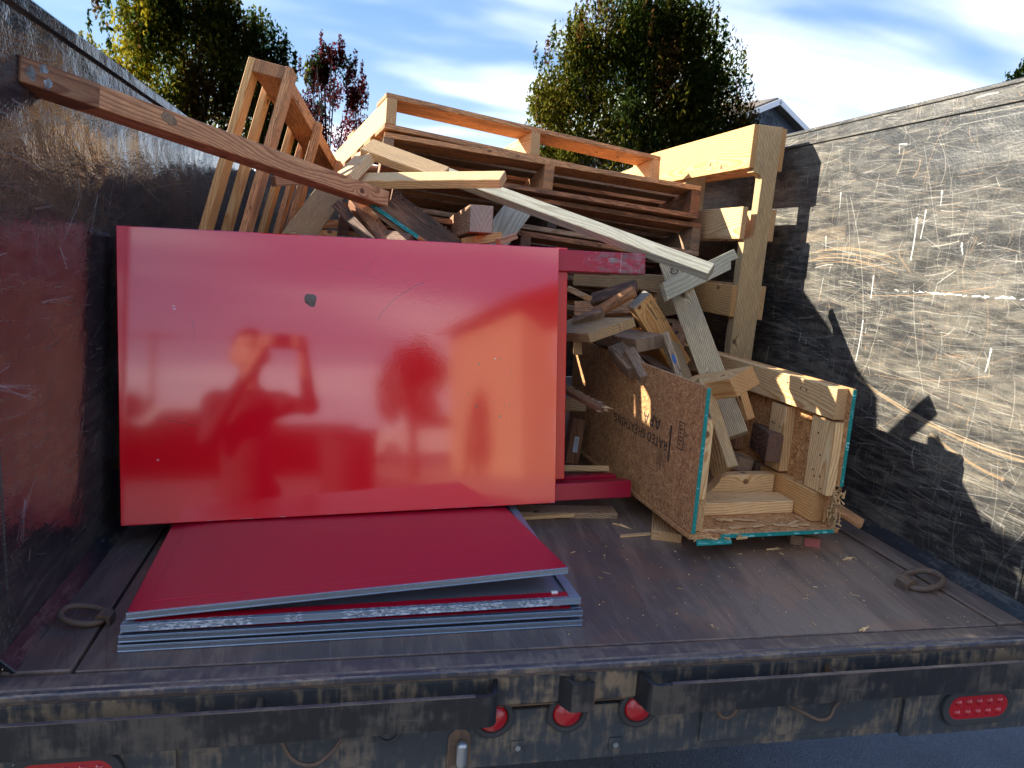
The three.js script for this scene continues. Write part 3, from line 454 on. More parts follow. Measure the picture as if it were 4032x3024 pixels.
function board(name, c, ax, n, L, w, t, mat, label, o = {}) {
  if (o.e0 || o.e1) { const a = o.e0 || 0, b = o.e1 || 0; L += a + b; c = c.map((v, i) => v + ax[i] * (b - a) / 2); }
  const cat = name.startsWith('lath') ? 'lath' : name === 'timber_block' ? 'timber' : name === 'stud' ? 'stud' : name === 'lumber_beam' ? 'beam' : name === 'plank' ? 'plank' : 'lumber';
  let geo;
  if (o.notch) { const h = w / 2, s = new THREE.Shape([[-L / 2, -h], [L / 2 - 0.05, -h], [L / 2 - 0.032, -0.002], [L / 2 + 0.004, -0.004], [L / 2 + 0.004, h], [-L / 2 + 0.012, h]].map((p) => new THREE.Vector2(...p)));
    geo = new THREE.ExtrudeGeometry(s, { depth: t - 0.003, bevelSize: 0.0012, bevelThickness: 0.0015, bevelSegments: 1 }); geo.translate(0, 0, -t / 2 + 0.0015); const u = geo.attributes.uv, p = geo.attributes.position; for (let i = 0; i < p.count; i++) u.setXY(i, p.getX(i) / 1.2, clamp(0.1 + (p.getY(i) + h + p.getZ(i)) * 4.8, 0, 0.76)); }
  else geo = boardGeo(L, w, t, rnd(), rnd(), o.ch ?? 0.002, [0, o.skew || rr(-0.004, 0.004)]);
  const m = mesh(name, geo, mat); frame(m, c, ax, n); tag(m, label, cat, 'scrap lumber in the truck bed');
  if (o.paint) { for (let i = 0; i < 5; i++) { const g = new THREE.CircleGeometry(rr(0.005, 0.011), 9), p = g.attributes.position; for (let k = 1; k < p.count; k++) p.setXY(k, p.getX(k) * rr(0.6, 1.3), p.getY(k) * rr(0.6, 1.3)); mesh('paint_spot', g.translate(-L / 2 + 0.008 + rnd() * 0.045, rr(-0.4, 0.4) * w, t / 2 + 0.0005), paint(lin(0.42, 0.52, 0.56), 0.8), m); }
    { const kg = new THREE.CylinderGeometry(0.013, 0.016, 0.003, 13), kp = kg.attributes.position; for (let k = 0; k < kp.count; k++) { const a = Math.atan2(kp.getZ(k), kp.getX(k)), f = 1 + 0.22 * Math.sin(a * 2 + 1) + 0.1 * Math.sin(a * 5); kp.setX(k, kp.getX(k) * f * 1.2); kp.setZ(k, kp.getZ(k) * f); } mesh('knot', at(kg, -L / 2 + 0.3, 0.004, t / 2 - 0.0005, Math.PI / 2), M.weatheredPale, m); }
    mesh('stained_end', boardGeo(0.15, w + 0.001, t + 0.001, 0.2, 0.4, 0.002), M.firDark, m).position.x = -L / 2 + 0.072; }
  if (o.endPaint) mesh('painted_end', boardGeo(0.003, w - 0.004, t - 0.004, 0, 0, 0.0005), endMat, m).position.x = -L / 2 - 0.0012;
  if (o.redEnd) mesh('painted_end', boardGeo(0.003, w * 0.5, t - 0.006, 0, 0, 0.0005), redEnd, m).position.set(-L / 2 - 0.0012, -w * 0.2, 0);
  if (o.splinter) { splinters(m, L, w, t, M.pine, 6); edgeFray(m, L, w, t, M.weatheredPale); }
  if (o.stamp) ink(m, stampRound, 0.036, 0.036, -L / 2 + 0.05, 0.0, t / 2 + 0.0006, 0.4);
  if (o.stamp2) ink(m, stampRow, 0.115, 0.036, -L / 2 + 0.075, 0.018, t / 2 + 0.0006, 0.06);
  if (o.blue) mesh('blue_mark', at(new THREE.CircleGeometry(0.007, 12).scale(2.6, 0.85, 1), 0, 0, t / 2 + 0.0006), paint(lin(0.06, 0.12, 0.25), 0.9), m);
  if (o.sticker) { mesh('sticker', at(new THREE.PlaneGeometry(0.055, 0.018), 0.01, 0.002, t / 2 + 0.0006), paint(lin(0.55, 0.6, 0.65), 0.6), m); ink(m, stampRow, 0.045, 0.01, 0.01, 0.002, t / 2 + 0.001); }
  for (let i = 0; i < (o.nails || 0); i++) mesh('nail_hole', at(new THREE.CircleGeometry(0.0028, 8), rr(-0.45, 0.45) * L, rr(-0.3, 0.3) * w, t / 2 + 0.0005), nail, m);
  return m;
}
// a stringer pallet: x along the deck boards, y from one deck to the other, z along the stringers
function pallet(label, corner, ax, up, { L = 1.2, W = 1.0, H = 0.089, lower = 3, upper = 7, bt = 0.018, bw = 0.095, st = 0.038, mats, strMat, notch = false, group = 'pallets heaped in the truck bed', front = false }) {
  const p = thing('wooden_pallet', label, 'pallet', group);
  const x = V(...ax).normalize(), y = V(...up).addScaledVector(x, -V(...up).dot(x)).normalize(), z = x.clone().cross(y);
  p.position.set(...corner); if (front) p.position.addScaledVector(z, -W); p.quaternion.setFromRotationMatrix(new THREE.Matrix4().makeBasis(x, y, z));
  const deck = (n, yy) => { for (let i = 0; i < n; i++) { const w = bw * (i === 0 || i === n - 1 ? 1.25 : rr(0.9, 1.05)), zz = w / 2 + (W - w) * i / (n - 1) * 1 - (i === n - 1 ? 0 : 0); const m = mesh('deck_board', boardGeo(L + rr(-0.008, 0.004), w, bt), mats[Math.floor(rnd() * mats.length)], p); frame(m, [L / 2, yy, Math.min(zz, W - w / 2)], [1, 0, rr(-0.004, 0.004)], [0, 1, 0]); } };
  if (lower) deck(lower, bt / 2); if (upper) deck(upper, bt * 1.5 + H + 0.0004);
  const y0 = lower ? bt + 0.0002 : 0;
  for (let k = 0; k < 3; k++) {
    const sx = st / 2 + (L - st) * k / 2; let g;
    if (notch) { const a = W / 2, r = 0.03, nd = 0.036, s = new THREE.Shape(); s.moveTo(-a, 0); const slot = (c) => { s.lineTo(c - 0.12, 0); s.lineTo(c - 0.115, nd * 0.6); s.quadraticCurveTo(c - 0.11, nd, c - 0.09, nd); s.lineTo(c + 0.09, nd); s.quadraticCurveTo(c + 0.11, nd, c + 0.115, nd * 0.6); s.lineTo(c + 0.12, 0); }; slot(-a + 0.28); slot(a - notch); s.lineTo(a, 0); s.lineTo(a, H); s.lineTo(-a, H); s.closePath();
      g = new THREE.ExtrudeGeometry(s, { depth: st - 0.003, bevelSize: 0.001, bevelThickness: 0.0015, bevelSegments: 1 }); g.translate(0, 0, -(st - 0.003) / 2); const u = g.attributes.uv, q = g.attributes.position; for (let i = 0; i < q.count; i++) u.setXY(i, q.getX(i) / 1.2 + k * 0.3, clamp(0.12 + (q.getY(i) + q.getZ(i)) * 4.8, 0, 0.76));
      const m = mesh('stringer', g, strMat, p); frame(m, [sx, y0, W / 2], [0, 0, 1], [1, 0, 0]); m.rotateX(0); const bx = V(0, 0, 1), by = V(0, 1, 0), bz = bx.clone().cross(by); m.quaternion.setFromRotationMatrix(new THREE.Matrix4().makeBasis(bx, by, bz));
    } else { const m = mesh('stringer', boardGeo(W, H, st), Array.isArray(strMat) ? strMat[k] : strMat, p); frame(m, [sx, y0 + H / 2, W / 2], [0, 0, 1], [1, 0, 0]); }
  }
  return p;
}
const B = [M.weathered, M.weatheredWarm, M.darkWarm, M.fir], Dk = [M.dark, M.dark, M.darkWarm, M.weathered], Fr = [M.pineGold, M.pine, M.weatheredWarm];
// the three pallets of the pile, near edge towards the camera
pallet('tilted weathered pallet with open runners on top of the pile', [0.105, 1.168, -2.8], [1.141, -0.09, -0.29], [0.07, 1, -0.2], { L: 1.19, front: true, lower: 6, upper: 3, mats: [M.weatheredWarm, M.pineOld, M.weatheredWarm], strMat: M.pine });
pallet('brown pallet second from the top of the pile', [0.092, 1.034, -2.8], [1.217, -0.095, 0], [0.078, 1, -0.14], { L: 1.22, front: true, mats: B, strMat: [M.weathered, M.weatheredWarm, M.darkWarm] });
pallet('dark weathered pallet third from the top of the pile', [0.135, 0.898, -2.84], [1.2, -0.1, 0.03], [0.08, 1, -0.14], { L: 1.2, front: true, mats: Dk, strMat: [M.dark, M.black, M.weathered] });
pallet('dark grey pallet low in the pile, mostly hidden', [-0.05, 0.775, -2.66], [1.2, -0.1, -0.02], [0.08, 1, -0.13], { L: 1.3, front: true, mats: Dk, strMat: M.dark });
pallet('lowest hidden pallet under the dark grey one', [0.0, 0.64, -2.66], [1.2, -0.1, 0], [0.08, 1, -0.13], { L: 1.25, front: true, mats: Dk, strMat: M.dark });
// supports far below, standing on the floor
for (const [x, l] of [[0.25, 'left'], [1.15, 'right']]) board('timber_block', [x, 0.26, -3.4], [0, 1, 0], [0, 0, 1], x < 0.5 ? 0.5 : 0.42, 0.14, 0.14, M.dark, l + ' upright dark timber propping the pallet pile from below');
// pallet on edge against the left wall; its stringers run away from the camera, boards stand up
{ const z = V(-0.2, 0.27, 1.1).normalize(), x = V(-0.2, -1, 0); x.addScaledVector(z, -x.dot(z)).normalize(); const y = z.clone().cross(x).normalize();
  // x axis along the boards (downwards), y across from the wall deck to the open deck, z along the stringers
  pallet('slatted pallet standing on edge against the left truck wall', [-0.3, 1.272, -2.4], x.toArray(), y.toArray(), { L: 1.2, W: 0.8, front: true, lower: 6, upper: 3, bw: 0.045, bt: 0.02, mats: [M.pineOld, M.pineGold, M.weatheredWarm], strMat: M.weatheredWarm }); }
// heavy pallet standing on end along the right wall; deck boards run away from the camera
{ const zf = V(-0.02, -1, 0).normalize(); // stringers point down
  pallet('pale heavy pallet with notched stringers standing on end at the right wall', [1.368, 1.262, -2.55], [0, 0, -1], [1, -0.02, 0], { L: 1.18, W: 1.24, H: 0.09, lower: 5, upper: 5, bw: 0.118, bt: 0.02, st: 0.045, mats: [M.pinePale, M.pine, M.pineGold], strMat: M.ridgedWarm, notch: 0.3 }); }

// ---------------------------------------------------------------- chipboard box
function osb(W, H, s, base, print) { return canvasTex(W, H, (g) => {
  seed = s; g.fillStyle = base; g.fillRect(0, 0, W, H);
  for (let i = 0; i < W * H / 60; i++) { const x = rnd() * W, y = rnd() * H, l = rr(6, 34), w = rr(2, 9); g.save(); g.translate(x, y); g.rotate(rnd() * 3.15); const k = rnd(), v = rr(-26, 24); const c = k < 0.08 ? [104, 74, 50] : k < 0.7 ? [164, 126, 88] : [196, 162, 120]; g.globalAlpha = rr(0.25, 0.8); g.fillStyle = `rgb(${c.map((q) => Math.round(clamp(q + v, 0, 255))).join()})`; g.beginPath(); g.moveTo(-l, -w * 0.4); g.lineTo(l * 0.9, -w * 0.5); g.lineTo(l, w * 0.4); g.lineTo(-l * 0.85, w * 0.5); g.fill(); g.restore(); }
  g.globalAlpha = 0.13; g.strokeStyle = '#5a4028'; for (let i = 0; i < W * H / 900; i++) { const x = rnd() * W, y = rnd() * H, a = rnd() * 6.3, l = rr(3, 14); g.lineWidth = rr(0.5, 1.6); g.beginPath(); g.moveTo(x, y); g.lineTo(x + Math.cos(a) * l, y + Math.sin(a) * l); g.stroke(); }
  g.globalAlpha = 1; if (print) print(g, W, H); }); }
const osbA = osb(1024, 1024, 77, '#8f6a48'); osbA.repeat.set(1.6, 1.6);
const osbPrint = osb(2048, 820, 99, '#86644a', (g, W, H) => { // 1.0 m by 0.4 m, near end at the right; printing upside down
  g.fillStyle = g.strokeStyle = '#1f1b1e'; g.globalAlpha = 0.8;
  const T = (txt, x, y, px, sx = 1) => { g.save(); g.translate(x, y); g.rotate(Math.PI); g.scale(sx, 1); g.font = `bold ${px}px sans-serif`; g.fillText(txt, 0, 0); g.restore(); };
  T('APA', 1580, 300, 92, 1.35); T('RATED SHEATHING', 1690, 405, 80, 1.1); g.fillRect(1700, 300, 22, 210); for (let i = 0; i < 7; i++) g.fillRect(1575 + i * 17, 470, rr(4, 9), rr(60, 120));
  g.lineWidth = 7; g.strokeRect(1800, 255, 62, 150); for (let i = 0; i < 6; i++) g.fillRect(1810, 270 + i * 21, rr(18, 44), 9); T('PS2', 1905, 300, 34, 0.9); T('CE', 1905, 360, 34, 0.9);
  for (let i = 0; i < 2600; i++) { g.globalAlpha = 0.5; g.fillStyle = '#8a684a'; g.fillRect(1200 + rnd() * 760, 240 + rnd() * 380, rr(1, 7), rr(1, 4)); } g.globalAlpha = 1; });
osbPrint.repeat.set(1, 1 / 0.4); osbPrint.offset.set(1, 0);
const osbMat = new THREE.MeshStandardMaterial({ map: osbA, color: lin(1.3, 1.12, 0.88), roughness: 0.85 }), osbPrintMat = new THREE.MeshStandardMaterial({ map: osbPrint, color: lin(1.3, 1.12, 0.88), roughness: 0.85 });
const chips = (n, fn, mat, parent, name) => { const parts = []; for (let i = 0; i < n; i++) parts.push(fn(i)); const m = mesh(name, mergeGeometries(parts), mat, parent); m.userData.kind = 'stuff'; return m; };
{
  const b = thing('chipboard_box', 'open chipboard box with teal painted edges and stud framing', 'box', undefined, [0.885, 0.075, -1.742]); b.rotation.y = 0.06;
  const W = 0.45, H = 0.392, D = 0.98, t = 0.012;
  const lp = mesh('side_panel', slab(t, H, D, t / 2, H / 2, -D / 2, 0.001), osbPrintMat, b), rp = mesh('side_panel', slab(t, H * 0.7, D, W - t / 2, H * 0.65, -D / 2, 0.001), osbMat, b);
  mesh('side_panel', slab(t, H * 0.3, D - 0.03, W - t / 2, H * 0.15, -D / 2 - 0.015, 0.001), osbMat, b);
  const bp = mesh('bottom_panel', slab(W + 0.01, t, D, W / 2 - 0.002, -t / 2 - 0.0006, -D / 2 + 0.004, 0.001), osbMat, b);
  const edge = (geo, p) => mesh('painted_edge', geo, tealMat, p);
  edge(slab(t - 0.001, H - 0.004, 0.002, t / 2, H / 2, 0.0012, 0.0004), lp); edge(slab(t - 0.001, H * 0.7 - 0.004, 0.002, W - t / 2, H * 0.65, 0.0012, 0.0004), rp);
  edge(slab(W * 0.78, t - 0.001, 0.002, W * 0.58, -t / 2 - 0.0006, 0.0052, 0.0004), bp);
  const st = (n, L, w, h, x, y, z, ax, nn, m, k = 0) => { const o = mesh(n, boardGeo(L, w, h), m, b); frame(o, [x, y, z], ax, nn); for (let i = 0; i < k; i++) mesh('nail_hole', at(new THREE.CircleGeometry(0.003, 8), rr(-0.44, 0.44) * L, rr(-0.32, 0.32) * w, h / 2 + 0.0006), nail, o); return o; };
  const xr = W - t - 0.0003;
  st('top_rail', D - 0.03, 0.086, 0.036, xr - 0.018, H - 0.045, -D / 2, [0, 0, 1], [-1, 0, 0], M.pine, 7);
  st('cleat', 0.208, 0.1, 0.028, xr - 0.014, 0.193, -0.062, [0, 1, 0], [-1, 0, 0], M.pinePale, 6);
  st('cleat', 0.2, 0.075, 0.034, xr - 0.017, 0.195, -0.262, [0, 1, 0], [-1, 0, 0], M.pine, 4);
  st('cleat', 0.2, 0.05, 0.03, xr - 0.015, 0.195, -0.5, [0, 1, 0], [-1, 0, 0], M.fir);
  st('bottom_rail', D - 0.1, 0.086, 0.036, xr - 0.018, 0.0445, -D / 2, [0, 0, 1], [-1, 0, 0], M.pineGold, 7);
  st('cleat', 0.215, 0.036, 0.022, t + 0.0115, 0.2, -0.022, [0, 1, 0], [1, 0, 0], M.pine, 0);
  st('bottom_rail', D - 0.03, 0.09, 0.03, t + 0.0155, 0.0465, -D / 2, [0, 0, 1], [1, 0, 0], M.pine);
  st('crosspiece', 0.352, 0.085, 0.036, 0.222, 0.0185, -0.17, [1, 0, 0], [0, 1, 0], M.pinePale, 5);
  { const s = new THREE.Shape(); s.moveTo(-0.175, 0); s.lineTo(0.172, 0); s.lineTo(0.172, 0.086); s.lineTo(0.012, 0.086); s.lineTo(-0.002, 0.078); s.absarc(-0.082, 0.107, 0.081, -0.3, -2.85, true); s.lineTo(-0.166, 0.083); s.lineTo(-0.175, 0.086); s.closePath();
    const g = new THREE.ExtrudeGeometry(s, { depth: 0.034, bevelSize: 0.001, bevelThickness: 0.001, bevelSegments: 1, curveSegments: 14 }); const u = g.attributes.uv, q = g.attributes.position; for (let i = 0; i < q.count; i++) u.setXY(i, q.getX(i) / 1.2 + 0.5, clamp(0.2 + (q.getY(i) + q.getZ(i)) * 4.6, 0, 0.76));
    mesh('notched_crosspiece', g.translate(0.218, 0.001, -0.258), M.pine, b); }
  // torn wood at the broken right edge and the floor's front edge
  chips(110, (i) => { const l = rr(0.008, 0.035), g = new THREE.ConeGeometry(rr(0.001, 0.005), l, 4); g.rotateZ(rr(-1.6, 1.6)); g.rotateY(rnd() * 6); return g.translate(W - 0.008 + rr(-0.013, 0.008), rr(0.0, 0.115), rr(-0.03, 0.012)); }, M.pine, b, 'torn_edge');
  chips(90, (i) => { const g = boardGeo(rr(0.008, 0.04), rr(0.002, 0.008), 0.0012, rnd(), rnd(), 0.0003); g.rotateX(rr(-1.2, 1.2)); g.rotateY(rr(-1, 1)); return g.translate(rr(0.0, 0.16), -0.007 + rr(-0.006, 0.006), rr(-0.03, 0.008)); }, M.pine, b, 'torn_edge');
  const tf = mesh('torn_flap', boardGeo(0.1, 0.03, 0.008, 0.1, 0.1, 0.001), tealMat, b); frame(tf, [0.07, -0.018, -0.004], [1, 0.03, 0.05], [0, 0.6, 1]);
  for (let i = 0; i < 9; i++) { const m = mesh('flake', boardGeo(rr(0.03, 0.09), rr(0.008, 0.02), 0.0012, rnd(), rnd(), 0.0003), M.pine, b); frame(m, [rr(0.07, 0.36), 0.0022 + i * 0.0004, rr(-0.1, -0.01)], [1, 0, rr(-0.7, 0.4)], [0, 1, 0]); }
}
// a strip of the same sheathing with a teal edge, wedged behind the cabinet
{ const s = thing('sheathing_strip', 'chipboard strip with a teal painted edge wedged behind the cabinet', 'sheathing');
  const m = mesh('sheet', boardGeo(0.36, 0.012, 0.12), osbMat, s); frame(m, [0, 0, 0], [1, 0, 0], [0, 1, 0]);
  const e = mesh('painted_edge', boardGeo(0.358, 0.0115, 0.002, 0, 0, 0.0004), tealMat, s); frame(e, [0, 0, 0.061], [1, 0, 0], [0, 0, 1]); m.quaternion.identity();
  frame(s, [0.1205, 0.8442, -2.3699], [0.1719, -0.1176, 0.22], [-0.1175, -0.0626, 2.31]); }
board('lumber_beam', [-0.2615, 0.9698, -1.9825], [0.6424, -0.1277, -0.7556], [0.7649, 0.0456, 0.6426], 1.059, 0.045, 0.07, M.firPale, 'long reddish wooden beam sticking out over the cabinet toward upper left', { paint: 1 });
board('lumber', [-0.12, 0.8339, -2.4244], [-0.3965, -0.6498, 0.6485], [0.3968, 0.5157, 0.7594], 0.278, 0.085, 0.038, M.ridgedDark, 'wide brown board leaning left under the long beam', { e1: 0.45 });
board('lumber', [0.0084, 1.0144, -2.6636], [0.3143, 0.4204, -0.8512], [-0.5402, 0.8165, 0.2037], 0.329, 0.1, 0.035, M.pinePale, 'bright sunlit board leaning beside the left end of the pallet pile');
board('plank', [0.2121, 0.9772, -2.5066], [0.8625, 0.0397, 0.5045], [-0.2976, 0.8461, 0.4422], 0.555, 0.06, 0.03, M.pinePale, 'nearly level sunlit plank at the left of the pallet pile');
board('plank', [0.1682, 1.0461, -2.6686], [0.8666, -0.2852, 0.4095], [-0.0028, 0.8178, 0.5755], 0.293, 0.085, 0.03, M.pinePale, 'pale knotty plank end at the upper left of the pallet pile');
board('plank', [0.6073, 0.9033, -2.4191], [0.7494, -0.2742, 0.6027], [-0.2083, 0.7664, 0.6077], 1.128, 0.05, 0.03, M.grey, 'long pale grey board running diagonally down to the right over the pallets');
board('plank', [0.4944, 0.8267, -2.6142], [-0.569, -0.7315, 0.3757], [0.105, 0.3885, 0.9154], 0.293, 0.095, 0.02, M.grey, 'short grey plank standing diagonally behind the cabinet top edge');
board('timber_block', [0.3759, 0.8479, -2.5728], [-0.0064, -0.0527, -0.9986], [-0.0003, 0.9986, -0.0527], 0.551, 0.072, 0.082, M.fir, 'square timber block with white painted end', { endPaint: 1, centre: 1 });
board('lumber', [0.2246, 0.8243, -2.5653], [0.7744, -0.5257, 0.352], [-0.0725, 0.479, 0.8748], 0.284, 0.1, 0.035, M.dark, 'dark splintered board sloping down to the right behind the cabinet', { splinter: 1, e1: 0.35 });
board('lumber', [0.1462, 0.8112, -2.3135], [0.6331, -0.4659, 0.6182], [-0.5322, 0.318, 0.7847], 0.226, 0.022, 0.06, M.weathered, 'thin pale lath between teal edged sheathing and brown board');
board('lumber', [0.0543, 0.8252, -2.3459], [0.3991, -0.5328, 0.7462], [0.0968, 0.8338, 0.5436], 0.228, 0.05, 0.04, M.darkWarm, 'dark brown stud beside the teal edged strip');
board('lumber', [0.0088, 0.8223, -2.3197], [0.4526, -0.4619, 0.7627], [-0.551, 0.5277, 0.6465], 0.236, 0.03, 0.03, M.dark, 'small dark square stick with staples left of the brown stud');
board('lumber', [0.1228, 0.7788, -2.2613], [0.6454, -0.0894, 0.7586], [-0.5843, 0.5819, 0.5657], 0.132, 0.05, 0.04, M.dark, 'stubby ridged block just above the cabinet top edge');
board('lumber', [0.4073, 0.8036, -2.4241], [0.599, 0.1112, -0.793], [-0.2622, 0.963, -0.063], 0.189, 0.05, 0.03, M.pineGold, 'orange lit board end behind the square timber block');
board('lumber', [0.4555, 0.8078, -2.283], [0.7513, 0.2774, -0.5989], [0.5308, 0.2853, 0.798], 0.083, 0.02, 0.02, M.fir, 'short brown stick right of the short grey plank');
board('lumber', [-0.0743, 0.8286, -2.915], [0.9992, 0.0402, 0], [0.0007, -0.0177, 0.9998], 0.246, 0.03, 0.03, M.firPale, 'low pinkish rail behind the brown stud');
board('lumber', [-0.0707, 0.7795, -2.8214], [0.9995, 0.0309, 0], [-0.0159, 0.5141, 0.8576], 0.238, 0.03, 0.05, M.pineGold, 'lowest golden rail just above the cabinet edge');
board('lumber', [-0.178, 0.9506, -2.5483], [0.9186, 0.1681, -0.3576], [0.3654, -0.0164, 0.9307], 0.140, 0.03, 0.05, M.fir, 'short dark rail behind the standing pallet');
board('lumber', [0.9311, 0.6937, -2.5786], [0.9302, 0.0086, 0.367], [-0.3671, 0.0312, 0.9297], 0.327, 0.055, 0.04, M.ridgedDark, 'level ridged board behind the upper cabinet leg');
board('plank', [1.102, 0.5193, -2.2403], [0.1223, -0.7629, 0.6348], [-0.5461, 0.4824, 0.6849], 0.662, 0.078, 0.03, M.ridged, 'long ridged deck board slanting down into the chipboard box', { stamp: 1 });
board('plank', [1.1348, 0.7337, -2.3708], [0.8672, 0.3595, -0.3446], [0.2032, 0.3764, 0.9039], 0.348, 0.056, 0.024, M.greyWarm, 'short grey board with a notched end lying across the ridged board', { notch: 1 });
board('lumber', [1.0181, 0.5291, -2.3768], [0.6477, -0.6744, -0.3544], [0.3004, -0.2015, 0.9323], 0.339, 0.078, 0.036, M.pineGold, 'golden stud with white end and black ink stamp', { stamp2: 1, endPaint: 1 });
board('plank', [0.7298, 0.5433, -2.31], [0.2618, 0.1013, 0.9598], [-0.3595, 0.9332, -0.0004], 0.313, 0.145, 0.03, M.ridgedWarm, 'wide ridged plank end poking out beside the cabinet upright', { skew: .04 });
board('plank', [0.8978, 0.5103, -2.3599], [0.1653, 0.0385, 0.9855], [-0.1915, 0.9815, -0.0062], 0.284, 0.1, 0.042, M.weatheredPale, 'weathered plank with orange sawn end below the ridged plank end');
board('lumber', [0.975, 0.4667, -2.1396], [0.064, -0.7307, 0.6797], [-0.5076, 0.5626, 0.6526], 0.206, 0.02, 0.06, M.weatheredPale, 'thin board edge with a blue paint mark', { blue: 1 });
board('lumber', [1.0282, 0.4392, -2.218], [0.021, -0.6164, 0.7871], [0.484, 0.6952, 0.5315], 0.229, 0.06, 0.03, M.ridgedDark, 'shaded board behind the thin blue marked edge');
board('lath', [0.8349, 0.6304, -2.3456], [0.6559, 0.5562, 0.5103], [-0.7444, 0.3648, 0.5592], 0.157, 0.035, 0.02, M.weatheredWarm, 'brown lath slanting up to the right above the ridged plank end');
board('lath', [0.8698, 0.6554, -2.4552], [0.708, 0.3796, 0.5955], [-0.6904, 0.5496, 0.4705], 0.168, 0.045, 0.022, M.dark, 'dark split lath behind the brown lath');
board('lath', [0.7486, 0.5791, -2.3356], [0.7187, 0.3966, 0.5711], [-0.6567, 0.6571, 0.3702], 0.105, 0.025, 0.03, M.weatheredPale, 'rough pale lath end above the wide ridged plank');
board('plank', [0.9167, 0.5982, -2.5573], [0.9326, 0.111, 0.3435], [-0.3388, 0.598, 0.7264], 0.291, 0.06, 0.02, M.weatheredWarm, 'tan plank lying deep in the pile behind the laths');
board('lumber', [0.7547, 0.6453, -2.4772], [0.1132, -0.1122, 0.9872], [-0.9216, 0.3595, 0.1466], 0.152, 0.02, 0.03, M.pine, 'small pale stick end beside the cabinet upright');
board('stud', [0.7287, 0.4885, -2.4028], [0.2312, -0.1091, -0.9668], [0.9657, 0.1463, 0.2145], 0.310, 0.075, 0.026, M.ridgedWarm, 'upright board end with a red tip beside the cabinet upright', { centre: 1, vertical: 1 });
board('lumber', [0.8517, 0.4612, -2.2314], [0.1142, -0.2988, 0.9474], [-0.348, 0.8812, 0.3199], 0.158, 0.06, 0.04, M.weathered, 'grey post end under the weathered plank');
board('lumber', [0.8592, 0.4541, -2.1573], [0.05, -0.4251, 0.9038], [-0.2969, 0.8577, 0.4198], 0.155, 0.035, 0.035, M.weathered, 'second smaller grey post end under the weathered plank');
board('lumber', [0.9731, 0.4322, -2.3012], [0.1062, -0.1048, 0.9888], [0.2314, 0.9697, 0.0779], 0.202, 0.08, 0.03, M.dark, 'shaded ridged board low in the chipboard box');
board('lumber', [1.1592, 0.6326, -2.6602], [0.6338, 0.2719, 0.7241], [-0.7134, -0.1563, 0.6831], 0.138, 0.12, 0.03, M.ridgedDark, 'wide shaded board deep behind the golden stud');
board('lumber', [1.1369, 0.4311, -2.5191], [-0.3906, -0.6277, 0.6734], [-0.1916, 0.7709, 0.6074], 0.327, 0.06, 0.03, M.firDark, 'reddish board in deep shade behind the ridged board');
board('stud', [1.0328, 0.4292, -1.9852], [0.1423, 0.2719, 0.9518], [-0.4766, 0.8616, -0.1749], 0.273, 0.085, 0.055, M.pineGold, 'short sunlit stud lying across the chipboard box', { crackEnd: 1 });
board('stud', [1.008, 0.3211, -1.9356], [0.1656, -0.834, 0.5264], [0.0704, 0.5424, 0.8372], 0.266, 0.036, 0.085, M.ridgedWarm, 'tall stud standing on end inside the chipboard box');
board('stud', [1.2966, 0.235, -2.1378], [-0.3187, 0.0649, 0.9456], [0.0512, 0.9974, -0.0512], 0.338, 0.045, 0.085, M.dark, 'dark weathered timber inside the chipboard box', { raise: 1 });
board('stud', [1.209, 0.1611, -2.1285], [-0.2006, 0.1161, 0.9728], [0.242, 0.9681, -0.0656], 0.144, 0.06, 0.045, M.weathered, 'brown stub behind the notched crosspiece');
board('stud', [1.2966, 0.1311, -2.187], [-0.1945, 0.1753, 0.9651], [0.1288, 0.98, -0.152], 0.228, 0.05, 0.04, M.dark, 'shaded stub under the dark weathered timber');
board('lath', [1.1665, 0.3878, -2.064], [0.2573, -0.9091, 0.3277], [0.2191, 0.3852, 0.8965], 0.153, 0.03, 0.02, M.pineOld, 'thin dark lath behind the sunlit stud');
board('lath', [0.6522, 0.0094, -2.101], [0.9979, -0.0021, 0.0651], [-0.0044, 0.9951, 0.0992], 0.307, 0.055, 0.02, M.weatheredPale, 'split weathered lath on the floor under the cabinet leg');
board('lath', [0.5844, 0.0069, -2.0755], [0.9989, 0.0466, 0], [-0.0464, 0.9939, 0.0996], 0.170, 0.02, 0.01, M.pine, 'pale broken splinter lying against the split lath');
board('lath', [0.7944, 0.0801, -2.3171], [0.9939, 0.0245, 0.1071], [-0.1067, 0.4472, 0.8881], 0.187, 0.02, 0.016, M.pinePale, 'thin pale batten behind the lower cabinet legs');
board('lath', [1.4508, 0.0688, -1.884], [0.7876, -0.4541, 0.4165], [0.1622, 0.8049, 0.5708], 0.096, 0.038, 0.014, M.weatheredWarm, 'broken lath leaning out beside the right of the chipboard box');
board('timber_block', [0.9734, -0.0291, -2.09], [0.4011, -0.0739, -0.913], [0.0297, 0.9973, -0.0676], 0.455, 0.085, 0.075, M.pine, 'pale foot timber under the left of the chipboard box', { foot: 1 });
board('timber_block', [1.362, -0.0301, -2.0115], [0.3827, -0.1277, -0.915], [0.0493, 0.9918, -0.1178], 0.404, 0.085, 0.06, M.weathered, 'red ended foot timber under the right of the chipboard box', { foot: 1, redEnd: 1 });
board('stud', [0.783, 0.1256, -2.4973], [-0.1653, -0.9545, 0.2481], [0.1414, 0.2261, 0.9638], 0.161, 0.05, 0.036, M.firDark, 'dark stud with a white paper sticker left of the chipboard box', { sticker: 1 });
board('stud', [0.7046, 0.292, -2.3389], [0.9792, -0.0791, -0.187], [0.1985, 0.1798, 0.9635], 0.107, 0.04, 0.06, M.ridgedDark, 'ridged board end in the gap left of the chipboard box');
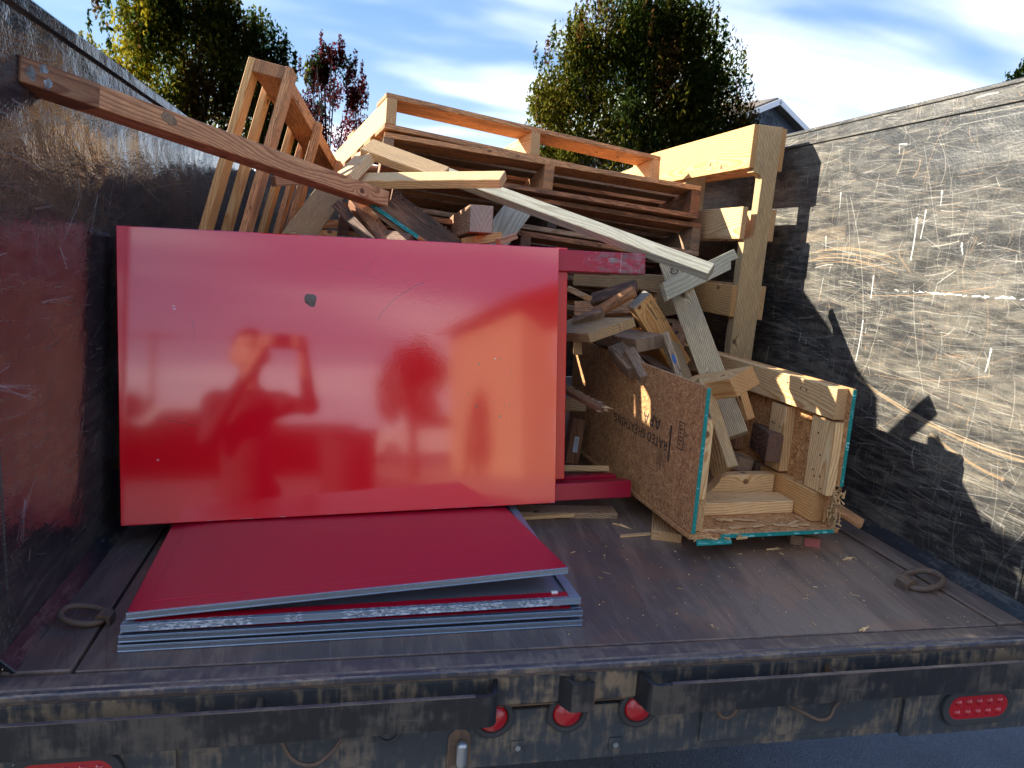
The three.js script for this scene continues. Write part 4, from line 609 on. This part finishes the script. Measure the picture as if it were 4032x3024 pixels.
board('lath', [0.6962, 0.3472, -2.1756], [0.2069, -0.0561, 0.9767], [-0.0911, 0.9929, 0.0763], 0.256, 0.03, 0.016, M.firDark, 'splintered lath poking out of the gap left of the chipboard box', { splinter: 1 });

// ---------------------------------------------------------------- trees
const leafMat = new THREE.MeshPhysicalMaterial({ vertexColors: true, roughness: 0.45, transmission: 0.5, thickness: 0, side: THREE.DoubleSide });
const bark = new THREE.MeshStandardMaterial({ color: lin(0.09, 0.075, 0.06), roughness: 0.95 });
function tree(name, label, [x, z], { top, base = GY, rx, rz, lowFrac = 0.2, n = 14000, clumps = 90, leaf = 0.14, cols, spires = 40, gap = 0.0, s = 1, trunks = 5, tallness = 1.7, side }) {
  seed = 900 + s * 131; const t = thing(name, label, 'tree', 'trees beyond the truck', [x, base, z]), H = top - base, y0 = H * lowFrac, P = [], N = [], Cc = [], I = [];
  const centers = [];
  for (let i = 0; i < clumps; i++) {
    const a = rnd() * 6.283, v = Math.pow(rnd(), 0.8), yy = y0 + (H - y0) * v * 0.96, prof = Math.pow(Math.sin(Math.PI * clamp(0.3 + 0.66 * Math.pow(v, 0.9))), 0.6), r = Math.sqrt(rr(0.2, 1)) * prof;
    centers.push([Math.cos(a) * r * rx, yy, Math.sin(a) * r * rz, rr(0.5, 1) * (0.2 + 0.16 * Math.min(rx, rz)), side && Math.cos(a) * r < -0.35 && rnd() < 0.7 ? side : cols[Math.floor(Math.pow(rnd(), 1.4) * cols.length)], false]);  // left clumps mostly take the side colour: sunlight painted into the leaves
  }
  for (let i = 0; i < spires; i++) { const a = rnd() * 6.283, r = Math.sqrt(rnd()) * 0.9, e = Math.sqrt(Math.max(0, 1 - r * r)); centers.push([Math.cos(a) * r * rx, H * (0.6 + 0.4 * e) + rr(-0.15, 0.25), Math.sin(a) * r * rz, rr(0.1, 0.17), cols[Math.floor(rnd() * cols.length)], true]); }
  const q = new THREE.Quaternion(), e = new THREE.Euler();
  const tot = centers.reduce((k, c) => k + Math.pow(c[3], 1.6), 0);
  for (const [cx, cy, cz, cr, col, sp] of centers) {
    const m = Math.round(n * Math.pow(cr, 1.6) / tot);
    for (let k = 0; k < m; k++) {
      const u = rnd() * 6.283, ct = rr(-1, 1), ss = Math.sqrt(1 - ct * ct), rad = cr * Math.pow(rnd(), 0.45), tall = sp ? 3.4 : tallness;
      const px = cx + Math.cos(u) * ss * rad * (sp ? 0.6 : 1), py = cy + ct * rad * tall, pz = cz + Math.sin(u) * ss * rad * (sp ? 0.6 : 1);
      const l = leaf * rr(0.6, 1.35), w = l * rr(0.3, 0.48); e.set(rr(-0.9, 0.9), rnd() * 6.283, rr(0.2, 1.9)); q.setFromEuler(e);
      const ax = V(1, 0, 0).applyQuaternion(q), ay = V(0, 1, 0).applyQuaternion(q), nn = V(0, 0, 1).applyQuaternion(q), b = P.length / 3;
      const f = rr(0.65, 1.35), c = rnd() < 0.12 ? cols[Math.floor(rnd() * cols.length)] : col;
      for (const [i, j] of [[-0.5, 0], [0, 0.5], [0.5, 0], [0, -0.5]]) { P.push(px + ax.x * i * l + ay.x * j * w, py + ax.y * i * l + ay.y * j * w, pz + ax.z * i * l + ay.z * j * w); N.push(nn.x, nn.y, nn.z); Cc.push(c[0] * f, c[1] * f, c[2] * f); }
      I.push(b, b + 1, b + 2, b, b + 2, b + 3);
    }
  }
  const g = new THREE.BufferGeometry(); g.setAttribute('position', new THREE.Float32BufferAttribute(P, 3)); g.setAttribute('normal', new THREE.Float32BufferAttribute(N, 3)); g.setAttribute('color', new THREE.Float32BufferAttribute(Cc, 3)); g.setIndex(I);
  mesh('crown', g, leafMat, t);
  mesh('trunk', at(new THREE.CylinderGeometry(0.09, 0.2, y0 + 0.6, 9), 0, (y0 + 0.6) / 2, 0), bark, t);
  for (let i = 0; i < trunks * 5; i++) { const c = centers[i % clumps]; mesh('branch', tube([[0, y0 * 0.7, 0], [c[0] * 0.3, y0 + (c[1] - y0) * 0.45, c[2] * 0.3], [c[0], c[1] + 0.1, c[2]]], 0.022, 8, 5), bark, t); }
  return t;
}
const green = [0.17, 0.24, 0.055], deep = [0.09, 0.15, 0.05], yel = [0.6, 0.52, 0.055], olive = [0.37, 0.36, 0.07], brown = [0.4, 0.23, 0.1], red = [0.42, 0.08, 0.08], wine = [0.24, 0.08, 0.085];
tree('leafy_tree', 'big left tree with yellow and bronze autumn leaves, extra yellow painted on its sunlit left', [-4.1, -22], { top: 6.75, rx: 3.25, rz: 2.5, lowFrac: 0.25, n: 60000, clumps: 170, cols: [green, olive, deep, yel, brown, olive], side: yel, s: 1 });
tree('leafy_tree', 'slim bronze tree between the big left tree and the red tree', [-2.2, -22.6], { top: 5.4, rx: 0.85, rz: 0.8, lowFrac: 0.3, n: 9000, clumps: 40, cols: [brown, olive, brown, wine], spires: 10, s: 2 });
tree('leafy_tree', 'dark red leaved tree left of the pallet pile', [-0.95, -30], { top: 7.5, rx: 1.75, rz: 1.4, lowFrac: 0.25, n: 16000, clumps: 60, cols: [wine, red, deep, wine], spires: 22, s: 3 });
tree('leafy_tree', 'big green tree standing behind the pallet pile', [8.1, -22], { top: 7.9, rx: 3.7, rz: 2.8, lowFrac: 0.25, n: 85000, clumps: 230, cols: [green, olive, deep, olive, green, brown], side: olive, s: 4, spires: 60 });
tree('leafy_tree', 'green tree just showing over the right truck wall', [14.9, -15], { top: 5.4, rx: 1.1, rz: 1.2, lowFrac: 0.3, n: 12000, clumps: 50, cols: [green, deep], s: 5 });


// ---------------------------------------------------------------- houses
const shMats = [[0.075, 0.095, 0.125], [0.085, 0.105, 0.135], [0.066, 0.085, 0.112]].map((c) => new THREE.MeshStandardMaterial({ color: lin(...c), roughness: 0.9 }));
const trim = paint(lin(0.75, 0.76, 0.78), 0.6), roofTex = dataTex(512, 512, (i, j, o) => { const r = Math.floor(j / 16), k = hash(Math.floor((i + (r % 2) * 16) / 32), r, 5), v = 0.42 + 0.1 * (k - 0.5) + 0.12 * (hash(i, j, 8) - 0.5) - (j % 16 < 2 ? 0.08 : 0); o[0] = v * 1.02; o[1] = v * 0.95; o[2] = v * 0.88; }), roofMat = new THREE.MeshStandardMaterial({ map: roofTex, roughness: 0.95 });
roofTex.repeat.set(0.25, 0.25);
{ // slate blue gable behind the right wall; its gable end faces the camera
  const zc = -28, px = 15.52, py = 6.99, hw = 4.6, pitch = 0.42, eave = py - hw * pitch;
  const h = thing('gable_house', 'slate blue shingled house gable with white trim behind the right wall', 'house', undefined, [px, GY, zc]); h.rotation.y = 0.38;
  const Y = py - GY, E = eave - GY;
  const s = new THREE.Shape([[-hw + 0.3, 0], [hw - 0.3, 0], [hw - 0.3, E + 0.1], [0, Y - 0.14], [-hw + 0.3, E + 0.1]].map((p) => new THREE.Vector2(...p)));
  mesh('wall', new THREE.ExtrudeGeometry(s, { depth: 9, bevelEnabled: false }).translate(0, 0, -9), shMats[0], h);
  const v0 = [0.05, Y - 0.95], shG = [slab(0.26, 0.2, 0.02, 0, 0, 0, 0.004), slab(0.2, 0.2, 0.02, 0, 0, 0, 0.004), slab(0.32, 0.2, 0.02, 0, 0, 0, 0.004)], ws = [0.26, 0.2, 0.32];
  for (let r = 0, cnt = 0; r < 12 && cnt < 300; r++) { const y = Y - 0.42 - r * 0.185, half = (Y - 0.2 - y - 0.1) / pitch; let x = -half + rnd() * 0.1; while (x < half && cnt < 300) { const k = Math.floor(rnd() * 3), w = ws[k]; if (x + w > half) break; if (!(Math.abs(x + w / 2 - v0[0]) < 0.4 && Math.abs(y - v0[1]) < 0.5)) { const m = mesh('shingle', shG[k], shMats[Math.floor(rnd() * 3)], h); m.position.set(x + w / 2, y, 0.012 + rnd() * 0.004); m.rotation.x = -0.06; cnt++; } x += w + 0.012; } }
  const v = sub('gable_vent', h); v.position.set(v0[0], v0[1], 0.02);
  mesh('frame', mergeGeometries([slab(0.06, 0.8, 0.04, -0.26, 0, 0), slab(0.06, 0.8, 0.04, 0.26, 0, 0), slab(0.58, 0.06, 0.042, 0, 0.4, 0), slab(0.58, 0.06, 0.042, 0, -0.4, 0)]), shMats[0], v);
  for (let i = 0; i < 12; i++) { const m = mesh('slat', slab(0.46, 0.055, 0.008, 0, 0, 0, 0.002), shMats[2], v); m.position.y = -0.34 + i * 0.062; m.rotation.x = -0.6; }
  for (const sg of [-1, 1]) {
    const len = Math.hypot(hw + 0.35, (hw + 0.35) * pitch), a = Math.atan(pitch);
    const rf = mesh('roof', slab(len, 0.12, 9.6, 0, 0, -4.5, 0.01), roofMat, h); rf.position.set(sg * (hw + 0.35) / 2, Y + 0.0 - (hw + 0.35) * pitch / 2, 0.1); rf.rotation.z = -sg * a;
    mesh('barge_board', slab(len, 0.2, 0.04, 0, -0.1, 0.42, 0.005), trim, rf);
    if (sg < 0) for (const [u, w] of [[1.2, -2], [0.2, -3.2]]) mesh('roof_vent', slab(0.3, 0.14, 0.3, u, 0.13, w, 0.02), rubber, rf);
  }
}

// ---------------------------------------------------------------- what stands behind the photographer and shows in the red paint
const stucco = new THREE.MeshStandardMaterial({ color: lin(0.5, 0.36, 0.22), roughness: 0.9 }), glassDark = paint(lin(0.03, 0.04, 0.05), 0.08), carWhite = paint(lin(0.75, 0.75, 0.74), 0.25, 0, { clearcoat: 1 }), carGrey = paint(lin(0.3, 0.31, 0.33), 0.3, 0.2, { clearcoat: 1 });
{ // tan house, its long eave side towards the truck
  const h = thing('tan_house', 'tan sunlit house with dark roof behind the photographer', 'house', undefined, [12.5, GY, 16.5]);
  mesh('wall', slab(8.6, 5.2, 7, 0, 2.6, 3.5, 0.02), stucco, h);
  const s = new THREE.Shape([[-4.3, 5.2], [4.3, 5.2], [0, 6.6]].map((p) => new THREE.Vector2(...p))); mesh('gable', new THREE.ExtrudeGeometry(s, { depth: 7, bevelEnabled: false }), stucco, h);
  for (const sg of [-1, 1]) { const r = mesh('roof', slab(5.0, 0.16, 8, 0, 0, 3.4, 0.02), roofMat, h); r.position.set(sg * 2.35, 5.98, 0); r.rotation.z = -sg * 0.313; mesh('fascia', slab(5.0, 0.26, 0.06, 0, -0.06, -0.63, 0.01), paint(lin(0.1, 0.06, 0.04), 0.7), r); }
  for (const [x, y] of [[-2.6, 3.6], [0.6, 3.6], [-2.6, 1.3]]) { const w = mesh('window', slab(1.2, 1.3, 0.06, x, y, -0.02, 0.01), trim, h); for (const dx of [-0.29, 0.29]) mesh('pane', slab(0.5, 1.14, 0.02, x + dx, y, -0.055, 0.002), glassDark, w); }
  mesh('garage_door', slab(3, 2.3, 0.06, 2.2, 1.15, -0.02, 0.02), trim, h);
}
function car(label, pos, ry, m, wag) {
  const c = thing('parked_car', label, 'car', 'cars parked behind the photographer', pos); c.rotation.y = ry; c.scale.set(1.1, wag ? 1.75 : 1.4, 1.15);
  const body = new THREE.Shape([[-2.2, 0.35], [-2.25, 0.75], [-2.1, 0.95], [-1.1, 1.02], [-0.5, 1.45], [1.1, 1.48], [wag ? 2.1 : 1.8, wag ? 1.4 : 1.0], [2.22, 0.9], [2.2, 0.35]].map((p) => new THREE.Vector2(...p)));
  mesh('body', new THREE.ExtrudeGeometry(body, { depth: 1.6, bevelSize: 0.08, bevelThickness: 0.1, bevelSegments: 3 }).translate(0, 0, -0.8), m, c);
  const gl = new THREE.Shape([[-0.95, 1.06], [-0.45, 1.4], [1.05, 1.42], [1.5, 1.06]].map((p) => new THREE.Vector2(...p)));
  for (const z of [-0.915, 0.905]) mesh('side_window', new THREE.ExtrudeGeometry(gl, { depth: 0.012, bevelEnabled: false }).translate(0, 0, z), glassDark, c);
  for (const x of [-1.4, 1.4]) for (const z of [-0.8, 0.8]) { const w = sub('wheel', c); w.position.set(x, 0.33, z); mesh('tyre', at(new THREE.CylinderGeometry(0.33, 0.33, 0.22, 24), 0, 0, 0, Math.PI / 2), rubber, w); mesh('rim', at(new THREE.CylinderGeometry(0.2, 0.2, 0.235, 16), 0, 0, 0, Math.PI / 2), zinc, w); }
  for (const z of [-0.55, 0.55]) mesh('headlight', slab(0.05, 0.14, 0.3, -2.31, 0.74, z, 0.02), trim, c);
}
car('white van parked side on behind the hedge and the photographer', [-1.4, GY, 28], 0, carWhite, true);
car('second white car parked side on right of the hedge, far behind', [8.6, GY + 0.25, 29], 0.05, carWhite, false);
car('grey van parked at the far left behind the photographer', [-6.6, GY, 28.5], 0, carGrey, true);
{ seed = 77; const hd = thing('clipped_hedge', 'long dark clipped hedge behind the photographer', 'hedge', undefined, [-1.5, GY, 24]), P = [], N = [], K = [], I = [];
  for (let i = 0; i < 9000; i++) { const px = rr(-8, 6.2), f = rnd(), py = f < 0.75 ? rr(0, 1.75) : 1.75 + rr(-0.05, 0.06), pz = f < 0.75 ? -0.5 + rr(-0.06, 0.05) : rr(-0.5, 0.5), l = rr(0.05, 0.11), a = V(rr(-1, 1), rr(-1, 1), rr(-1, 1)).normalize(), c = V(rr(-1, 1), rr(-1, 1), rr(-1, 1)).cross(a).normalize(), n = a.clone().cross(c), b = P.length / 3, k = rr(0.6, 1.3); for (const [u, v] of [[-1, 0], [0, 0.5], [1, 0], [0, -0.5]]) { P.push(px + (a.x * u + c.x * v) * l, py + (a.y * u + c.y * v) * l, pz + (a.z * u + c.z * v) * l); N.push(n.x, n.y, n.z); K.push(0.03 * k, 0.05 * k, 0.02 * k); } I.push(b, b + 1, b + 2, b, b + 2, b + 3); }
  const g = new THREE.BufferGeometry(); g.setAttribute('position', new THREE.Float32BufferAttribute(P, 3)); g.setAttribute('normal', new THREE.Float32BufferAttribute(N, 3)); g.setAttribute('color', new THREE.Float32BufferAttribute(K, 3)); g.setIndex(I); mesh('foliage', g, leafMat, hd);
  mesh('core', slab(14.2, 1.7, 0.92, -0.9, 0.85, 0, 0.1), paint(lin(0.015, 0.022, 0.01), 0.95), hd); }
{ const b = thing('wheeled_bin', 'dark wheeled rubbish bin standing behind the photographer', 'bin', undefined, [1.12, GY, 4.6]);
  const g = new THREE.CylinderGeometry(0.4, 0.31, 1.15, 4, 1); g.rotateY(Math.PI / 4); mesh('body', g.translate(0, 0.62, 0), paint(lin(0.02, 0.024, 0.026), 0.6), b);
  mesh('lid', slab(0.6, 0.06, 0.64, 0, 1.23, -0.02, 0.02), paint(lin(0.02, 0.024, 0.026), 0.6), b); mesh('handle', at(new THREE.CylinderGeometry(0.016, 0.016, 0.5, 10), 0, 1.16, 0.33, 0, 0, Math.PI / 2), rubber, b);
  for (const x of [-0.22, 0.22]) mesh('wheel', at(new THREE.CylinderGeometry(0.1, 0.1, 0.05, 18), x, 0.1, 0.24, 0, 0, Math.PI / 2), rubber, b); }
tree('round_tree', 'bushy green tree behind the photographer', [5.6, 19], { top: 3.1, rx: 1.25, rz: 1.2, lowFrac: 0.5, n: 5000, clumps: 40, leaf: 0.16, cols: [green, olive], spires: 8, s: 9 });
tree('round_tree', 'distant low tree behind the white car', [-4.2, 34], { top: 2.6, rx: 2.0, rz: 1.6, lowFrac: 0.25, n: 3000, clumps: 30, leaf: 0.25, cols: [green, deep], spires: 4, s: 10 });
tree('round_tree', 'distant wide tree far behind the parked cars', [1.2, 36], { top: 2.2, rx: 2.4, rz: 1.6, lowFrac: 0.25, n: 3000, clumps: 30, leaf: 0.25, cols: [green, deep], spires: 4, s: 11 });
{ const p = thing('power_pole', 'wooden power pole with wires behind the photographer', 'power pole', undefined, [-3.0, GY, 40]); mesh('pole', at(new THREE.CylinderGeometry(0.11, 0.16, 7.2, 12), 0, 3.6, 0), M.dark, p); mesh('crossarm', slab(2.2, 0.14, 0.14, 0, 6.9, 0, 0.02), M.dark, p); for (const y of [6.98]) mesh('wire', tube([[-40, y + 0.4, 2], [-20, y - 0.2, 1], [0, y, 0], [20, y - 0.2, -1], [40, y + 0.4, -2]], 0.035, 40, 5), rubber, p); }

// ---------------------------------------------------------------- the photographer, holding a phone in both hands just behind the camera
{
  const bones = [], bn = (a, b, r0, r1 = r0) => bones.push([V(...a), V(...b), r0, r1]);
  const Rm = [0.04, 0.755, 0.03];
  // torso, hips, neck, head
  bn([-0.13, 0.02, 0.42], [-0.13, 0.2, 0.41], 0.135, 0.13); bn([-0.13, 0.2, 0.41], [-0.13, 0.42, 0.4], 0.13, 0.14); bn([-0.29, 0.48, 0.4], [0.03, 0.48, 0.4], 0.07, 0.07); bn([-0.13, 0.48, 0.4], [-0.128, 0.62, 0.385], 0.055, 0.052);
  bn([-0.125, 0.72, 0.36], [-0.125, 0.79, 0.37], 0.075, 0.088); bn([-0.125, 0.655, 0.335], [-0.125, 0.7, 0.33], 0.04, 0.055); bn([-0.125, 0.715, 0.27], [-0.125, 0.74, 0.28], 0.012, 0.01);
  for (const x of [-0.215, -0.035]) bn([x, 0.715, 0.375], [x, 0.745, 0.375], 0.014, 0.016);
  // arms: upper arm, forearm
  bn([-0.31, 0.47, 0.4], [-0.33, 0.3, 0.26], 0.055, 0.042); bn([-0.33, 0.3, 0.26], [-0.085, 0.735, 0.075], 0.042, 0.028);
  bn([0.05, 0.47, 0.4], [0.17, 0.46, 0.2], 0.055, 0.043); bn([0.17, 0.46, 0.2], [0.12, 0.735, 0.075], 0.042, 0.028);
  // legs
  for (const s of [-1, 1]) { const x = -0.13 + s * 0.095; bn([x, -0.02, 0.42], [x + s * 0.02, -0.4, 0.4], 0.085, 0.06); bn([x + s * 0.02, -0.4, 0.4], [x + s * 0.02, -0.77, 0.44], 0.058, 0.042); bn([x + s * 0.02, -0.8, 0.45], [x + s * 0.03, -0.815, 0.26], 0.042, 0.034); }
  const field = (bs, lo, size, res, k) => {
    const mc = new MarchingCubes(res, new THREE.MeshBasicMaterial(), false, false, 300000); mc.isolation = 0; const p = V(0, 0, 0), ab = V(0, 0, 0), ap = V(0, 0, 0);
    for (let z = 0; z < res; z++) for (let y = 0; y < res; y++) for (let x = 0; x < res; x++) {
      p.set(lo[0] + size * x / res, lo[1] + size * y / res, lo[2] + size * z / res); let d = 1e3;
      for (const [a, b, r0, r1] of bs) { ab.subVectors(b, a); ap.subVectors(p, a); const t = clamp(ap.dot(ab) / ab.lengthSq()), e = ap.addScaledVector(ab, -t).length() - (r0 + (r1 - r0) * t); if (d > 900) d = e; else { const h = Math.max(k - Math.abs(d - e), 0) / k; d = Math.min(d, e) - h * h * k * 0.25; } }
      mc.field[z * res * res + y * res + x] = -d;
    }
    mc.update(); const n = mc.count, pos = new Float32Array(n * 3), nor = new Float32Array(n * 3), h = size / 2;
    for (let i = 0; i < n; i++) { for (let c = 0; c < 3; c++) { pos[i * 3 + c] = mc.positionArray[i * 3 + c] * h + lo[c] + h; nor[i * 3 + c] = mc.normalArray[i * 3 + c]; } }
    const g = new THREE.BufferGeometry(); g.setAttribute('position', new THREE.BufferAttribute(pos, 3)); g.setAttribute('normal', new THREE.BufferAttribute(nor, 3)); return g;
  };
  const hand = (s, cx) => { // palm beside the phone, fingers behind it, thumb on the near side
    const b = [], q = (a, c, r, r1) => b.push([V(...a), V(...c), r, r1 ?? r]); q([cx, 0.735, 0.075], [cx - s * 0.004, 0.775, 0.062], 0.022, 0.024); q([cx, 0.755, 0.066], [cx - s * 0.004, 0.8, 0.058], 0.02, 0.018);
    [[0.805, 0.055, 0.075], [0.788, 0.052, 0.08], [0.77, 0.052, 0.076], [0.753, 0.054, 0.06]].forEach(([y, z, l]) => { q([cx - s * 0.006, y, z], [cx - s * l * 0.45, y + 0.004, 0.036], 0.0092, 0.0086); q([cx - s * l * 0.45, y + 0.004, 0.036], [cx - s * l * 0.8, y, 0.0345], 0.0086, 0.0078); });
    q([cx, 0.75, 0.075], [cx - s * 0.022, 0.775, 0.078], 0.0115, 0.0105); q([cx - s * 0.022, 0.775, 0.078], [cx - s * 0.042, 0.795, 0.07], 0.0105, 0.009); return b; };
  const geos = [field(bones, [-0.98, -0.87, -0.47], 1.76, 120, 0.045), field(hand(-1, -0.085), [-0.13, 0.69, -0.01], 0.14, 46, 0.008), field(hand(1, 0.125), [0.03, 0.69, -0.01], 0.14, 46, 0.008)];
  const bodyG = mergeGeometries(geos), p = bodyG.attributes.position, col = new Float32Array(p.count * 3);
  for (let i = 0; i < p.count; i++) { const y = p.getY(i), z = p.getZ(i); const c = y > 0.56 && (z > 0.24 || z < 0.105) ? [0.42, 0.25, 0.18] : y > -0.02 ? [0.02, 0.022, 0.028] : y > -0.77 ? [0.05, 0.06, 0.09] : [0.03, 0.028, 0.026]; col.set(c, i * 3); }
  bodyG.setAttribute('color', new THREE.BufferAttribute(col, 3));
  const person = thing('person', 'person in dark clothes holding up a phone behind the camera', 'person');
  mesh('body', bodyG, new THREE.MeshStandardMaterial({ vertexColors: true, roughness: 0.8 }), person);
  const hair = new THREE.SphereGeometry(0.099, 24, 16, 0, 6.2832, 0, 1.75), hp = hair.attributes.position; for (let i = 0; i < hp.count; i++) { const k = 1 + 0.05 * (vnoise(hp.getX(i) * 70 + 9, hp.getY(i) * 70 + hp.getZ(i) * 50 + 9, 3) - 0.5); hp.setXYZ(i, hp.getX(i) * k * 0.93, hp.getY(i) * k, hp.getZ(i) * k); } hair.rotateX(0.45); hair.computeVertexNormals();
  mesh('hair', hair.translate(-0.125, 0.793, 0.385), paint(lin(0.03, 0.022, 0.016), 0.7), person);
  for (const x of [-0.155, -0.095]) mesh('eye', new THREE.SphereGeometry(0.012, 12, 8).translate(x, 0.755, 0.292), paint(lin(0.6, 0.6, 0.6), 0.3), person);
  mesh('mouth', slab(0.045, 0.009, 0.008, -0.125, 0.675, 0.281, 0.003), paint(lin(0.3, 0.12, 0.1), 0.6), person);
  const ph = thing('phone', 'black phone held up by the person behind the camera', 'phone'); mesh('case', slab(0.16, 0.077, 0.009, 0.02, 0.782, 0.052, 0.003), paint(lin(0.02, 0.02, 0.022), 0.4), ph); mesh('screen', slab(0.15, 0.07, 0.002, 0.02, 0.782, 0.058, 0.0005), glassDark, ph);
}

// ---------------------------------------------------------------- litter on the floor
seed = 4242;
{ const parts = []; for (let i = 0; i < 260; i++) { const x = Math.pow(rnd(), 0.6) * 1.1 + 0.42, z = rr(-2.0, -1.36); const l = rnd() < 0.06 ? rr(0.01, 0.022) : rr(0.0015, 0.005), g = boardGeo(l, rr(0.0008, 0.002), 0.0008, rnd(), rnd(), 0.0002); g.rotateY(rnd() * 6.3); g.rotateX(rr(-0.2, 0.2)); parts.push(g.translate(x, 0.0012, z)); }
  const m = mesh('wood_shavings', mergeGeometries(parts), M.pinePale); tag(m, 'pale wood shavings scattered on the truck floor', 'shavings', undefined, 'stuff'); }
const chip = (c, ax, L, w, label) => { const m = mesh('wood_splinter', boardGeo(L, w, 0.004, rnd(), rnd(), 0.001, [w * 0.6, w * 0.5]), M.pinePale); frame(m, c, ax, [0, 1, 0]); tag(m, label, 'splinter', 'splinters on the truck floor'); splinters(m, L, w, 0.004, M.pinePale, 3); };
chip([0.8075, 0.003, -1.9255], [0.0943, 0, -0.0131], 0.095, 0.016, 'broad pale splinter on the floor left of the box foot');
chip([1.1595, 0.003, -1.8038], [0.0272, 0, -0.0051], 0.028, 0.006, 'small splinter on the floor below the box');
chip([0.7845, 0.003, -2.0064], [0.0217, 0, 0.0197], 0.029, 0.008, 'tiny brown splinter near the split lath');
chip([1.3425, 0.003, -1.7244], [0.0312, 0, -0.0137], 0.034, 0.005, 'sliver of wood near the right lashing ring');
chip([1.1184, 0.003, -1.3541], [0.0176, 0, -0.0067], 0.019, 0.004, 'pale sliver by the rear groove');

renderer.render(scene, camera);
